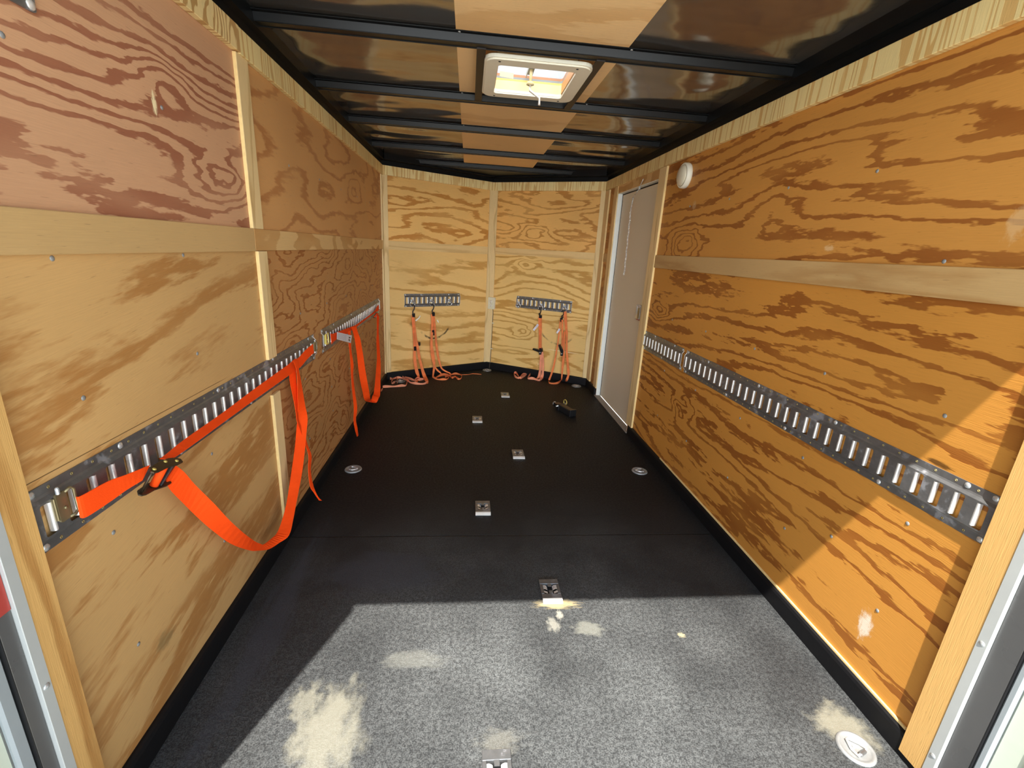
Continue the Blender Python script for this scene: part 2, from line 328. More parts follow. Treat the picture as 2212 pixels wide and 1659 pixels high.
# strap and ring positions in metres, in the trailer's own coordinates
D={"A1":[[0.028,0.293,0.755,0.028,0.291,0.712],[0.033,0.299,0.754,0.033,0.299,0.708],[0.039,0.356,0.753,0.039,0.353,0.71],[0.044,0.397,0.746,0.044,0.388,0.714],[0.05,0.459,0.737,0.05,0.429,0.715]],"A2":[[0.028,0.525,0.72,0.05,0.532,0.715],[0.028,0.549,0.72,0.05,0.545,0.715],[0.028,0.627,0.726,0.05,0.622,0.714],[0.028,0.825,0.729,0.05,0.808,0.716],[0.028,1.006,0.737,0.05,0.999,0.717],[0.028,1.337,0.746,0.05,1.317,0.717],[0.028,1.455,0.747,0.05,1.417,0.718],[0.028,1.547,0.761,0.05,1.503,0.732],[0.028,1.654,0.768,0.05,1.59,0.739]],"A3":[[0.05,0.501,0.685,0.05,0.538,0.699],[0.05,0.508,0.65,0.064,0.5479,0.6727],[0.05,0.544,0.591,0.068,0.5738,0.6244],[0.05,0.591,0.518,0.0797,0.6218,0.5402],[0.05,0.645,0.441,0.0786,0.6823,0.4507],[0.05,0.727,0.336,0.0679,0.7709,0.3435],[0.05,0.83,0.235,0.05,0.87,0.241],[0.05,0.891,0.189,0.05,0.901,0.21],[0.0534,0.9528,0.1493,0.05,0.926,0.189],[0.0654,1.0143,0.1319,0.05,0.988,0.169],[0.0829,1.0616,0.1317,0.05,1.041,0.16],[0.0767,1.1312,0.1618,0.05,1.098,0.184],[0.0727,1.1876,0.2057,0.05,1.151,0.227],[0.079,1.2502,0.2978,0.05,1.216,0.315],[0.0779,1.3114,0.3856,0.05,1.276,0.402],[0.0782,1.3472,0.4589,0.05,1.311,0.473],[0.0773,1.3698,0.504,0.05,1.331,0.511],[0.0672,1.3821,0.5495,0.053,1.338,0.562],[0.0633,1.3805,0.6039,0.057,1.334,0.614],[0.06,1.375,0.669,0.06,1.339,0.679],[0.063,1.354,0.722,0.063,1.329,0.724],[0.0678,1.3418,0.7666,0.067,1.294,0.771],[0.0744,1.2921,0.783,0.07,1.245,0.775]],"A4":[[0.03,1.336,0.712,0.0405,1.3816,0.7227],[0.036,1.323,0.674,0.044,1.3694,0.6646],[0.042,1.321,0.628,0.0459,1.3666,0.6135],[0.047,1.321,0.58,0.047,1.356,0.568],[0.053,1.312,0.543,0.053,1.335,0.532],[0.059,1.301,0.511,0.059,1.324,0.501],[0.065,1.316,0.455,0.065,1.353,0.44],[0.071,1.343,0.383,0.071,1.363,0.379],[0.077,1.349,0.331,0.0788,1.377,0.3204],[0.083,1.316,0.287,0.0847,1.3374,0.266],[0.088,1.308,0.207,0.0927,1.3338,0.1924],[0.094,1.337,0.153,0.1047,1.3506,0.1285],[0.1,1.368,0.101,0.1061,1.3926,0.085]],"B1":[[0.03,1.933,0.767,0.0354,1.9224,0.711],[0.0312,1.9628,0.7598,0.03,1.953,0.711],[0.03,2.059,0.752,0.03,2.044,0.715],[0.03,2.257,0.738,0.03,2.265,0.705],[0.03,2.367,0.73,0.03,2.363,0.707],[0.03,2.487,0.722,0.03,2.507,0.706],[0.03,2.656,0.723,0.03,2.679,0.71],[0.03,2.845,0.724,0.03,2.871,0.713],[0.03,3.025,0.727,0.03,3.039,0.715],[0.03,3.123,0.732,0.03,3.153,0.713],[0.03,3.202,0.75,0.037,3.2389,0.7202],[0.03,3.279,0.759,0.03,3.285,0.719]],"B2":[[0.045,2.3,0.74,0.0686,2.3417,0.7375],[0.045,2.342,0.705,0.0637,2.3856,0.6979],[0.045,2.383,0.647,0.0689,2.4245,0.644],[0.045,2.403,0.592,0.0727,2.4416,0.5849],[0.045,2.424,0.536,0.0757,2.4602,0.5285],[0.045,2.444,0.44,0.0813,2.475,0.4349],[0.045,2.484,0.336,0.0861,2.5082,0.3304],[0.045,2.537,0.248,0.0846,2.5631,0.2406],[0.045,2.587,0.172,0.0771,2.6227,0.173],[0.045,2.716,0.113,0.05,2.7637,0.115],[0.0489,2.8312,0.0686,0.045,2.798,0.103],[0.0794,2.825,0.0721,0.045,2.815,0.104],[0.0916,2.8529,0.0989,0.045,2.85,0.117],[0.0929,2.9079,0.1132,0.045,2.902,0.123],[0.0791,3.0047,0.1933,0.045,2.972,0.202],[0.0704,3.0766,0.2934,0.045,3.037,0.303],[0.0618,3.114,0.3586,0.045,3.07,0.368],[0.0582,3.1118,0.4687,0.045,3.069,0.486],[0.0507,3.1409,0.5537,0.045,3.094,0.562],[0.0526,3.154,0.6416,0.045,3.107,0.648],[0.0567,3.1422,0.6785,0.045,3.102,0.702],[0.0686,3.0257,0.726,0.045,2.993,0.7]],"B3":[[0.03,2.284,0.714,0.0392,2.3124,0.7168],[0.034,2.274,0.654,0.04,2.303,0.649],[0.039,2.27,0.585,0.0418,2.2999,0.5856],[0.043,2.261,0.531,0.0548,2.2814,0.5124],[0.048,2.244,0.45,0.0523,2.2726,0.442],[0.052,2.236,0.352,0.06,2.2636,0.3434],[0.057,2.237,0.241,0.0698,2.2626,0.232],[0.061,2.2,0.172,0.0678,2.2274,0.1618],[0.066,2.199,0.112,0.0745,2.2275,0.1082],[0.07,2.228,0.045,0.0713,2.2577,0.0413]],"Btag":[[0.04,2.019,0.76,0.04,2.008,0.721],[0.045,2.148,0.727,0.045,2.131,0.686],[0.05,2.297,0.689,0.05,2.259,0.649]],"C1a":[[0.232,3.788,0.607,0.255,3.802,0.607],[0.236,3.788,0.55,0.257,3.799,0.549],[0.243,3.788,0.444,0.261,3.798,0.443],[0.248,3.788,0.315,0.268,3.8,0.313],[0.248,3.785,0.261,0.268,3.796,0.259],[0.246,3.781,0.196,0.272,3.796,0.193],[0.254,3.782,0.118,0.282,3.798,0.115],[0.267,3.786,0.05,0.297,3.804,0.046],[0.282,3.792,0.015,0.307,3.785,0.012],[0.289,3.685,0.012,0.309,3.687,0.012],[0.288,3.622,0.006,0.303,3.624,0.006]],"C1b":[[0.246,3.785,0.593,0.258,3.792,0.592],[0.254,3.782,0.509,0.268,3.79,0.509],[0.261,3.777,0.404,0.28,3.789,0.402],[0.275,3.778,0.318,0.296,3.79,0.316],[0.287,3.777,0.231,0.311,3.791,0.234],[0.304,3.778,0.154,0.326,3.791,0.157],[0.321,3.781,0.076,0.347,3.796,0.078],[0.341,3.768,0.012,0.368,3.8,0.021],[0.379,3.618,0.012,0.401,3.658,0.012],[0.388,3.573,0.006,0.404,3.582,0.006]],"C2a":[[0.405,3.883,0.612,0.424,3.894,0.611],[0.409,3.88,0.543,0.428,3.891,0.542],[0.407,3.874,0.473,0.43,3.887,0.472],[0.404,3.867,0.398,0.425,3.879,0.402],[0.401,3.86,0.327,0.423,3.873,0.325],[0.405,3.857,0.239,0.432,3.873,0.236],[0.419,3.86,0.16,0.437,3.871,0.158],[0.438,3.866,0.102,0.451,3.873,0.101],[0.465,3.877,0.054,0.477,3.883,0.064],[0.498,3.89,0.023,0.505,3.895,0.033],[0.505,3.88,0.006,0.514,3.902,0.006]],"C2b":[[0.424,3.894,0.617,0.435,3.9,0.616],[0.43,3.89,0.542,0.446,3.899,0.541],[0.439,3.888,0.433,0.455,3.898,0.432],[0.448,3.886,0.323,0.467,3.897,0.322],[0.463,3.888,0.211,0.484,3.9,0.209],[0.48,3.89,0.143,0.496,3.899,0.147],[0.504,3.897,0.073,0.518,3.905,0.077],[0.546,3.914,0.035,0.559,3.922,0.043],[0.579,3.926,0.019,0.59,3.933,0.026],[0.61,3.9,0.006,0.615,3.934,0.006]],"C2c":[[0.415,3.877,0.28,0.428,3.885,0.278],[0.424,3.874,0.179,0.445,3.886,0.177],[0.429,3.868,0.101,0.45,3.88,0.099],[0.424,3.856,0.036,0.441,3.866,0.033],[0.428,3.777,0.012,0.441,3.779,0.012]],"C3a":[[1.457,3.936,0.622,1.487,3.918,0.625],[1.465,3.931,0.533,1.495,3.914,0.537],[1.473,3.926,0.444,1.499,3.911,0.448],[1.479,3.923,0.326,1.507,3.906,0.33],[1.482,3.921,0.299,1.509,3.905,0.303]],"C3b":[[1.497,3.912,0.273,1.516,3.901,0.277],[1.497,3.897,0.175,1.519,3.884,0.179],[1.494,3.883,0.084,1.516,3.87,0.088],[1.482,3.875,0.02,1.503,3.862,0.02],[1.454,3.849,0.006,1.462,3.823,0.006]],"C3c":[[1.512,3.898,0.277,1.525,3.89,0.279],[1.519,3.876,0.181,1.536,3.867,0.183],[1.521,3.858,0.092,1.539,3.847,0.095],[1.502,3.852,0.013,1.534,3.833,0.029],[1.478,3.809,0.006,1.489,3.787,0.006]],"C3t":[[1.451,3.927,0.556,1.466,3.919,0.546],[1.439,3.928,0.537,1.452,3.921,0.525],[1.409,3.94,0.493,1.425,3.931,0.482]],"C4a":[[1.679,3.795,0.703,1.702,3.782,0.71],[1.684,3.792,0.652,1.71,3.777,0.655],[1.696,3.785,0.584,1.718,3.772,0.587],[1.71,3.777,0.512,1.728,3.767,0.51],[1.709,3.777,0.498,1.728,3.767,0.497]],"C4b":[[1.716,3.785,0.515,1.731,3.776,0.517],[1.72,3.777,0.428,1.736,3.768,0.43],[1.726,3.768,0.341,1.741,3.759,0.343],[1.736,3.756,0.254,1.753,3.746,0.257],[1.747,3.744,0.166,1.767,3.732,0.17],[1.758,3.732,0.096,1.776,3.721,0.1],[1.745,3.733,0.045,1.764,3.723,0.035],[1.758,3.814,0.006,1.758,3.775,0.006]],"C4c":[[1.698,3.796,0.512,1.71,3.788,0.514],[1.695,3.789,0.425,1.713,3.779,0.427],[1.697,3.78,0.337,1.715,3.77,0.34],[1.701,3.77,0.249,1.72,3.759,0.252],[1.699,3.764,0.159,1.717,3.754,0.163],[1.7,3.756,0.088,1.714,3.747,0.091],[1.7,3.748,0.049,1.71,3.742,0.041],[1.721,3.842,0.006,1.722,3.81,0.006]],"C4d":[[1.652,3.822,0.616,1.661,3.817,0.617],[1.65,3.813,0.516,1.66,3.807,0.518],[1.645,3.806,0.419,1.656,3.8,0.421],[1.637,3.801,0.33,1.649,3.794,0.332],[1.628,3.797,0.24,1.642,3.789,0.243],[1.614,3.795,0.149,1.63,3.785,0.152],[1.598,3.794,0.074,1.615,3.784,0.078],[1.58,3.794,0.018,1.596,3.785,0.012]],"C4e":[[1.666,3.808,0.623,1.68,3.8,0.625],[1.678,3.801,0.475,1.691,3.794,0.477],[1.686,3.797,0.369,1.7,3.789,0.371]],"C4t":[[1.648,3.813,0.538,1.662,3.805,0.531],[1.642,3.81,0.525,1.656,3.803,0.516],[1.625,3.815,0.493,1.638,3.807,0.486]],"fC1":[[[0.398,3.62],[0.373,3.566],[0.3,3.553],[0.244,3.589],[0.204,3.654],[0.143,3.734],[0.091,3.729],[0.055,3.692],[0.015,3.721],[-0.014,3.818],[-0.009,3.9],[0.033,3.869],[0.076,3.782],[0.112,3.655],[0.124,3.563]],[[0.302,3.783],[0.299,3.695],[0.284,3.641],[0.269,3.671],[0.292,3.727],[0.344,3.721],[0.355,3.701]],[[0.348,3.711],[0.299,3.669],[0.237,3.689],[0.168,3.77],[0.104,3.797],[0.069,3.716],[0.069,3.578],[0.086,3.55],[0.1,3.592]],[[0.104,3.797],[0.166,3.736],[0.205,3.633],[0.212,3.501],[0.173,3.474],[0.099,3.452],[0.017,3.429],[0.003,3.472],[0.023,3.398],[0.024,3.315]]],"fC2":[[[0.434,3.797],[0.472,3.734],[0.527,3.718],[0.574,3.744],[0.587,3.859],[0.542,3.889],[0.489,3.837],[0.463,3.778]],[[0.51,3.897],[0.586,3.882],[0.621,3.783],[0.65,3.842],[0.677,3.755],[0.707,3.78],[0.711,3.895],[0.673,3.938],[0.616,3.92],[0.552,3.809]]],"fC2t":[[0.711,3.931],[0.774,3.945],[0.826,3.984],[0.913,3.969]],"fC3":[[[1.546,3.892],[1.493,3.788],[1.435,3.831],[1.379,3.851],[1.43,3.999],[1.471,4.056],[1.42,4.068],[1.344,3.904],[1.301,3.85],[1.281,4.018],[1.257,4.033],[1.252,3.905],[1.292,3.849],[1.354,3.991],[1.413,4.015]]],"fC4":[[[1.588,3.814],[1.578,3.702],[1.659,3.7],[1.721,3.827],[1.742,3.895]],[[1.742,3.895],[1.761,3.805],[1.794,3.85]]],"ringsL":[[0.238,3.809,0.718],[0.409,3.908,0.717],[0.577,4.006,0.716]],"ringsR":[[1.263,4.071,0.716],[1.475,3.948,0.718],[1.686,3.826,0.726]]}

# ------------------------------------------------------------------ materials
L1, D1 = lin(214, 164, 112), lin(164, 104, 62)
M_ = {}
def wn(r, g, b_):
    c = lin(r, g, b_); return (c[0]*.92, c[1]*1.02, c[2]*1.2)
def wl(r, g, b_):          # a little paler than the eye reads it: the box of wood warms its own light
    c = lin(r, g, b_); return (min(c[0]*1.08, .9), min(c[1]*1.22, .85), min(c[2]*1.38, .8))
M_['p_lun'] = ply('plywood_left_upper_rear', 3, wn(214,158,112), wn(164,100,68), .30, 2.6, 18, .55, slope=.85, knots=((1.02, 1.40, .07, .16), (.80, 1.60, .05, -.12)), wig=.06,
    ms=[('blob', .757, 1.53, .008, .024, lin(250,232,185), 1.0, 4)])
M_['p_luf'] = ply('plywood_left_upper_front', 17, wl(204,146,88), wl(176,114,64), .7, 2.2, 9, .66, wig=.06, knots=((2.75, 1.6, .08, .2),), soft=.16, ms=[('blob', 3.05, 1.52, .02, .22, lin(205,165,110), .5, 8)])
M_['p_lln'] = ply('plywood_left_lower_rear', 31, wn(212,162,98), wn(182,124,64), .5, 2.6, 5, .35, tilt=-.16, wig=.20, soft=.34, ms=[('line', .20, .95, .809, .0014, lin(70, 45, 22), .8), ('blob', .47, .235, .035, .02, lin(120,110,75), .5, 3)])
M_['p_llf'] = ply('plywood_left_lower_front', 47, wn(200,140,80), wn(164,98,46), 1.3, 3.0, 22, .68, wig=.06)
M_['p_fl1'] = ply('plywood_nose_left_upper', 61, wl(232,176,100), wl(192,124,54), .9, 4.0, 8, .52, wig=.10, soft=.14)
M_['p_fl2'] = ply('plywood_nose_left_lower', 72, wl(228,178,106), wl(194,138,68), .6, 3.0, 7, .50, wig=.08, tilt=.1, soft=.22,
    ms=[('arc', .50, .54, .17, .014, -2.6, -.35, lin(40,34,26), .85), ('blob', .27, .52, .03, .02, lin(60,50,40), .4, 5)])
M_['p_fr1'] = ply('plywood_nose_right_upper', 83, wl(228,168,92), wl(188,124,56), .9, 4.2, 12, .58, wig=.08, knots=((.45, 1.42, .07, .2),), soft=.14)
M_['p_fr2'] = ply('plywood_nose_right_lower', 97, wl(230,182,108), wl(194,138,66), .6, 3.4, 12, 0.55, wig=.05, soft=.18, knots=((.38, 1.12, .06, .18), (.42, .45, .05, .18)),
    ms=[('arc', .78, .56, .19, .012, -2.7, -.45, lin(48,40,30), .7), ('blob', .86, .303, .14, .0035, lin(255,240,200), 1.0, 2), ('blob', .60, .135, .010, .008, lin(250,225,170), .9, 7)])
M_['p_ru'] = ply('plywood_right_upper', 113, lin(204,144,70), lin(152,92,40), .32, 2.6, 14, .64, slope=-.5, wig=.07, knots=((-2.02, 1.33, .08, .30), (-1.3, 1.45, .07, .10)),
    ms=[('blob', -.42, 1.36, .02, .035, lin(225,190,140), .5, 3), ('blob', -1.98, 1.53, .018, .02, lin(210,180,140), .5, 6), ('blob', -.95, 1.31, .022, .010, lin(235,200,150), .6, 9)])
M_['p_rl'] = ply('plywood_right_lower', 131, lin(202,140,62), lin(148,88,34), .34, 3.0, 12, .60, wig=.10, slope=.3, knots=((-1.75, .45, .06, .25), (-2.25, .92, .05, .2)),
    ms=[('blob', -.45, .235, .020, .042, lin(240,232,215), .8, 5), ('blob', -.405, .785, .035, .007, lin(60,34,14), .8, 3)])
M_['p_r2'] = ply('plywood_right_front', 141, wl(196,134,64), wl(164,102,44), .8, 3, 6, .5)
M_['bat'] = ply('batten_wood', 151, wn(206,162,102), wn(188,140,82), .9, 7, 3, .62, wig=.08, soft=.25)
M_['batf'] = ply('nose_batten_wood', 152, wl(222,180,118), wl(204,156,96), .9, 7, 3, .62, wig=.08, soft=.25)
M_['bat2'] = ply('batten_wood_figured', 155, wl(216,172,112), wl(188,134,76), 2.2, 5, 4, .5, wig=.06)
M_['batv'] = ply('stud_wood', 163, wl(228,190,132), wl(202,160,102), .8, 9, 4, .7, wig=.06, vert=True, soft=.2)
M_['batv2'] = ply('rear_stud_wood', 167, wl(206,154,88), wl(172,118,60), .8, 7, 3, .6, wig=.06, vert=True, soft=.2)
M_['crown'] = ply('top_rail_wood', 173, wl(246,202,136), wl(214,164,96), .5, 8.5, 12, .60, wig=.02, vert=True)
M_['crown2'] = ply('top_rail_wood_swirled', 179, wl(236,198,134), wl(190,142,84), 2.5, 3.5, 14, .55, wig=.05, vert=True, knots=((1.83, 1.05, .07, .4),))
M_['edge'] = edge_ply('sawn_plywood_edge', lin(250, 218, 150))
M_['strip'] = ply('ceiling_plywood', 191, lin(250,212,156), lin(234,190,132), .9, 2.0, 3, .6, wig=.12)
M_['shell'] = plain('outer_skin', lin(210, 212, 208), .5, met=0)
M_['galv'] = metal('galvanised_steel', (.25, .255, .26), .40, .2, .5, .6, 60, .75)
M_['lip'] = metal('bright_rolled_steel', (.85, .85, .83), .3, .05, .1, 0, 90, .55)
M_['brass'] = metal('brass_hole_rim', (.55, .45, .2), .4)
M_['zinc'] = metal('bright_zinc', (.72, .76, .78), .25, .05, .2, 0, 80)
M_['gold'] = metal('yellow_zinc', (.30, .25, .14), .38, .08, .3, 0, 50, .7)
M_['bronze'] = metal('dark_bronze_plate', (.07, .05, .03), .32, .05, .3, 0, 40, .6)
M_['ygold'] = metal('bright_yellow_zinc', (.85, .72, .20), .35, .05, .2, 0, 50)
M_['chrome'] = metal('chrome', (.75, .75, .75), .12, 0, .05)
M_['cast'] = metal('dull_zinc_pan', (.34, .35, .35), .45, .2, .5, 0, 60, .4)
M_['stain'] = metal('brushed_steel_jamb', (.13, .13, .13), .30, .04, .15, 0, 20, .35)
M_['alu'] = metal('aluminium_trim', (.46, .48, .47), .5, .04, .1, 0, 30, .1)
M_['white'] = plain('white_plastic', lin(236, 232, 214), .4)
M_['cream'] = plain('aged_cream_plastic', lin(240, 226, 176), .45)
M_['amber'] = plain('amber_plastic_liner', lin(222, 160, 92), .4)
M_['paint'] = plain('white_painted_frame', lin(206, 216, 200), .45)
M_['gask'] = plain('grey_gasket', lin(150, 158, 162), .5)
M_['door'] = plain('beige_door_skin', lin(226, 216, 194), .5, .08, scale=300, bumps=.2)
M_['blk'] = plain('black_steel', (.012, .012, .013), .32, .3, .5, 20, .05)
M_['blkmat'] = plain('black_webbing', (.01, .01, .011), .8)
M_['joist'] = plain('black_roof_bow', (.005, .006, .007), .36, .25, .28, 12, .05)
M_['rub'] = plain('black_rubber', (.006, .006, .007), .55, .5, .25, 40, .4)
M_['or1'] = webbing('bright_orange_webbing', (1.0, .075, .002), .2)
M_['or2'] = webbing('faded_orange_webbing', (.95, .26, .085), .5)
M_['or3'] = webbing('dusty_pink_orange_webbing', (.95, .36, .20), .4)
M_['red'] = plain('red_reflection_paint', lin(175, 66, 58), .35)  # colour standing in for a red reflection in the jamb steel
M_['vinyl'] = plain('red_vinyl', (.25, .01, .01), .5)

def roof_skin():
    t = NT('black_gloss_roof_skin'); c = t.coord(); o = t.xyz(c)
    n1 = t.noise(t.vmul(c, (1.2, 2.6, 1)), 1.5, 1); n2 = t.noise(c, 22, 2)
    # oil-canning next to every roof bow
    s = t.math('SINE', t.math('MULTIPLY', o[0], 7.0))
    h = t.math('ADD', t.math('MULTIPLY', n1, 1.0), t.math('MULTIPLY', s, .12)); h = t.math('ADD', h, t.math('MULTIPLY', n2, .008))
    t.set(base=(.30, .28, .26), metal=.85, rough=.13, normal=t.bump(h, .8, .05)); return t.m
M_['roof'] = roof_skin()
def floor_mat():
    t = NT('dusty_rubber_mat'); c = t.coord(); o = t.xyz(c)
    sp = t.noise(c, 260, 3, .7); sp2 = t.noise(c, 90, 3, .6)
    cloud = t.noise(c, 2.6, 5, .62); fl = t.noise(t.vmul(c, (1, 1, 1), (3, 7, 0)), 34, 4, .7)
    rear = t.step(o[1], 1.75, .45); side = t.step(t.math('ABSOLUTE', t.math('SUBTRACT', o[0], .95)), .9, .3, .6, 1.0)
    d = t.math('MULTIPLY', t.math('ADD', t.math('MULTIPLY', rear, .62), .02), t.step(cloud, .25, .75, .45, 1.25))
    d = t.math('MULTIPLY', d, side)
    grain = t.step(t.math('ADD', t.math('MULTIPLY', sp, .65), t.math('MULTIPLY', sp2, .35)), .40, .62)
    dust = t.math('MULTIPLY', d, t.math('ADD', .30, t.math('MULTIPLY', grain, 1.0)))
    col = t.mix(dust, (.008, .0085, .010), (.160, .168, .168))
    fleck = t.math('MULTIPLY', t.step(fl, .66, .74), t.step(cloud, .3, .7, .05, .4))
    col = t.mix(fleck, col, (.12, .12, .115))
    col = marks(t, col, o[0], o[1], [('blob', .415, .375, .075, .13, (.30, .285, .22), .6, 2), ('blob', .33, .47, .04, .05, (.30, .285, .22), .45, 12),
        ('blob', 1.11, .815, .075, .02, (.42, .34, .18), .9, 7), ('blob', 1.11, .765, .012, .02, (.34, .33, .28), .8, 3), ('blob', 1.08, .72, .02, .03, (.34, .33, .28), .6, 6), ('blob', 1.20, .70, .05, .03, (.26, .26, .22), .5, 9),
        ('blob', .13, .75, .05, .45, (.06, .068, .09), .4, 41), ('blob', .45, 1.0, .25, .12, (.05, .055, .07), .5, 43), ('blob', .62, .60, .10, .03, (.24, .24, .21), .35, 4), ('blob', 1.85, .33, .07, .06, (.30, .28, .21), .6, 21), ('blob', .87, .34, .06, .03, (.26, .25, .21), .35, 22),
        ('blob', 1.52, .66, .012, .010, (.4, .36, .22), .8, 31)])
    seam = t.math('SUBTRACT', 1, t.step(t.math('ABSOLUTE', t.math('SUBTRACT', o[1], 1.237)), .0015, .004))
    col = t.mix(t.math('MULTIPLY', seam, .8), col, (.004, .004, .004))
    hb = t.math('ADD', sp, t.math('MULTIPLY', seam, -3.0))
    t.set(base=col, rough=t.step(sp2, .3, .7, .48, .70), spec=.22, normal=t.bump(hb, .55, .0022)); return t.m
M_['floor'] = floor_mat()
def ground_mat():
    t = NT('pale_concrete'); c = t.coord(); n = t.noise(c, 3, 5, .65); t.set(base=t.mix(n, (.42, .42, .38), (.62, .61, .56)), rough=.9); return t.m
M_['ground'] = ground_mat()
def dome_mat():
    t = NT('frosted_vent_lid'); n = t.n; tr = n.new('ShaderNodeBsdfTranslucent'); tr.inputs[0].default_value = (.95, .97, 1, 1)
    df = n.new('ShaderNodeBsdfDiffuse'); df.inputs[0].default_value = (.9, .92, .95, 1)
    mx = n.new('ShaderNodeMixShader'); mx.inputs[0].default_value = .3; t.l.new(tr.outputs[0], mx.inputs[1]); t.l.new(df.outputs[0], mx.inputs[2])
    t.l.new(mx.outputs[0], n['Material Output'].inputs[0]); return t.m
M_['dome'] = dome_mat()
def lens_mat():
    t = NT('ribbed_light_lens'); c = t.coord(); o = t.xyz(c); v = t.math('SINE', t.math('MULTIPLY', o[0], 900.)); 
    t.set(base=lin(216, 208, 184), rough=.18, spec=.6, normal=t.bump(v, .15, .0005)); return t.m
M_['lens'] = lens_mat()
def tag_mat():
    t = NT('white_printed_tag'); o = t.xyz(t.coord('UV')); 
    ln = t.step(t.math('FRACT', t.math('MULTIPLY', o[1], 13.)), .55, .65); wd = t.step(t.noise(t.vec(t.math('MULTIPLY', o[0], 60.), t.math('FLOOR', t.math('MULTIPLY', o[1], 13.))), 1, 1), .42, .5)
    body = t.math('MULTIPLY', t.math('MULTIPLY', t.step(o[0], .05, .07), t.step(o[0], .66, .64)), t.math('MULTIPLY', t.step(o[1], .08, .1), t.step(o[1], .92, .9)))
    k = t.math('MULTIPLY', t.math('MULTIPLY', ln, wd), t.math('MULTIPLY', body, .6))
    t.set(base=t.mix(k, (.78, .76, .80), (.20, .19, .24)), rough=.6); return t.m
M_['tag'] = tag_mat()

# ------------------------------------------------------------------ the setting
def panel(name, M, u0, u1, v0, v1, mat, parent, n0=-.006, n1=0.0):
    return MB(M).box((u0, v0, n0), (u1, v1, n1)).build(name, [mat], parent, M)
def screw_mb(M, u, v, n, r=.0045):
    return MB(M).lathe([(r*1.3, 0), (r*1.2, r*.18), (r*.75, r*.36), (r*.4, r*.5), (0, r*.53)], (u, v, n), 10)
def screws(M, pts, parent, r=.0045, mat='zinc', name='screw'):
    first = None
    for u, v, n in pts:
        if first is None:
            Ms = shifted(M, u, v, n); first = screw_mb(Ms, 0, 0, 0, r).build(name, [M_[mat]], parent, Ms); o = first
        else:
            o = first.copy(); COL.objects.link(o); o.parent = parent
            o.matrix_basis = MW[parent.name].inverted() @ shifted(M, u, v, n)
Y0 = -.099
wl = struct(MB(ML).box((Y0, -.06, -.045), (YC, 1.99, -.006)).build('wall_left', [M_['shell']], None, ML))
panel('plywood_panel', ML, .13, 1.23, 1.23, 1.90, M_['p_lun'], wl); panel('plywood_panel', ML, 1.23, YC, 1.23, 1.90, M_['p_luf'], wl)
panel('plywood_panel', ML, .13, 1.23, 0, 1.23, M_['p_lln'], wl); panel('plywood_panel', ML, 1.23, YC, 0, 1.23, M_['p_llf'], wl)
screws(ML, [(u, v, 0) for u in (.39, .785, 1.6, 2.0, 2.4, 2.8, 3.2) for v in (.305, .61, .918, 1.185 if u < 1 else .45, 1.53)], wl, .0042, 'cast')
wr = struct(MB(MR).box((-2.50, -.06, -.045), (-Y0, 1.99, -.006)).box((-YC, -.06, -.045), (-3.35, 1.99, -.006)).box((-3.35, 1.735, -.045), (-2.50, 1.99, -.006)).build('wall_right', [M_['shell']], None, MR))
panel('plywood_panel', MR, -2.50, -.13, 1.23, 1.90, M_['p_ru'], wr); panel('plywood_panel', MR, -2.50, -.13, 0, 1.23, M_['p_rl'], wr)
panel('plywood_panel', MR, -YC, -3.35, 0, 1.90, M_['p_r2'], wr); panel('plywood_panel', MR, -3.35, -2.50, 1.735, 1.90, M_['p_ru'], wr)
screws(MR, [(-u, v, 0) for u in (.43, .833, 1.225, 1.635, 2.03) for v in (.306, .595, .906, 1.53)]+[(-.553, 1.278, 0), (-.638, .408, 0)], wr, .0045, 'cast')
wf = MB(MFL).box((-.02, -.06, -.045), (LF+.012, 1.99, -.006)); wf.T = MFR; wf.box((-.012, -.06, -.045), (LF+.02, 1.99, -.006))
wf = struct(wf.build('wall_front', [M_['shell']], None, MFL))
panel('plywood_panel', MFL, 0, LF, 1.23, 1.90, M_['p_fl1'], wf); panel('plywood_panel', MFL, 0, LF, 0, 1.23, M_['p_fl2'], wf)
panel('plywood_panel', MFR, 0, LF, 1.23, 1.90, M_['p_fr1'], wf); panel('plywood_panel', MFR, 0, LF, 0, 1.23, M_['p_fr2'], wf)

TN = [0]
def trim(M, boxes, mat, bev=.0015, kind_label=None):
    TN[0] += 1; mb = MB(M)
    for a, b in boxes: mb.box(a, b, 0, bev)
    return struct(mb.build('trim_%d' % TN[0], mat if isinstance(mat, list) else [mat], None, M))
bat, batv, crown = M_['bat'], M_['batv'], M_['crown']
# left wall battens
trim(ML, [((.22, 1.192, 0), (1.195, 1.268, .010))], bat)
trim(ML, [((1.195, 1.194, 0), (YC-.04, 1.268, .010))], M_['bat2'])
def stud(M, u0, u1, v0, v1, n, near, mat=batv, edge=True):
    """upright batten, its sawn edge pale; near = -1 / +1 side of the pale edge"""
    TN[0] += 1; mb = MB(M).box((u0, v0, 0), (u1, v1, n), 0, .001)
    if edge:
        ue = u0 if near < 0 else u1
        mb.box((ue-.0006, v0+.001, .001), (ue+.0006, v1-.001, n-.001), 1)
    return struct(mb.build('trim_%d' % TN[0], [mat, M_['edge']], None, M))
stud(ML, 1.187, 1.268, 1.268, 1.792, .012, -1); stud(ML, 1.208, 1.28, .796, 1.192, .012, -1); stud(ML, 1.212, 1.28, ZCT, .655, .012, -1)
stud(ML, .1705, .222, 0, 1.80, .018, 1, M_['batv2'], False)
stud(ML, YC-.045, YC-.004, ZCT, 1.80, .012, -1, batv, False)
trim(ML, [((.10, 1.794, 0), (1.205, H, .020))], M_['crown2']); trim(ML, [((1.205, 1.792, 0), (YC-.004, H, .018))], crown)
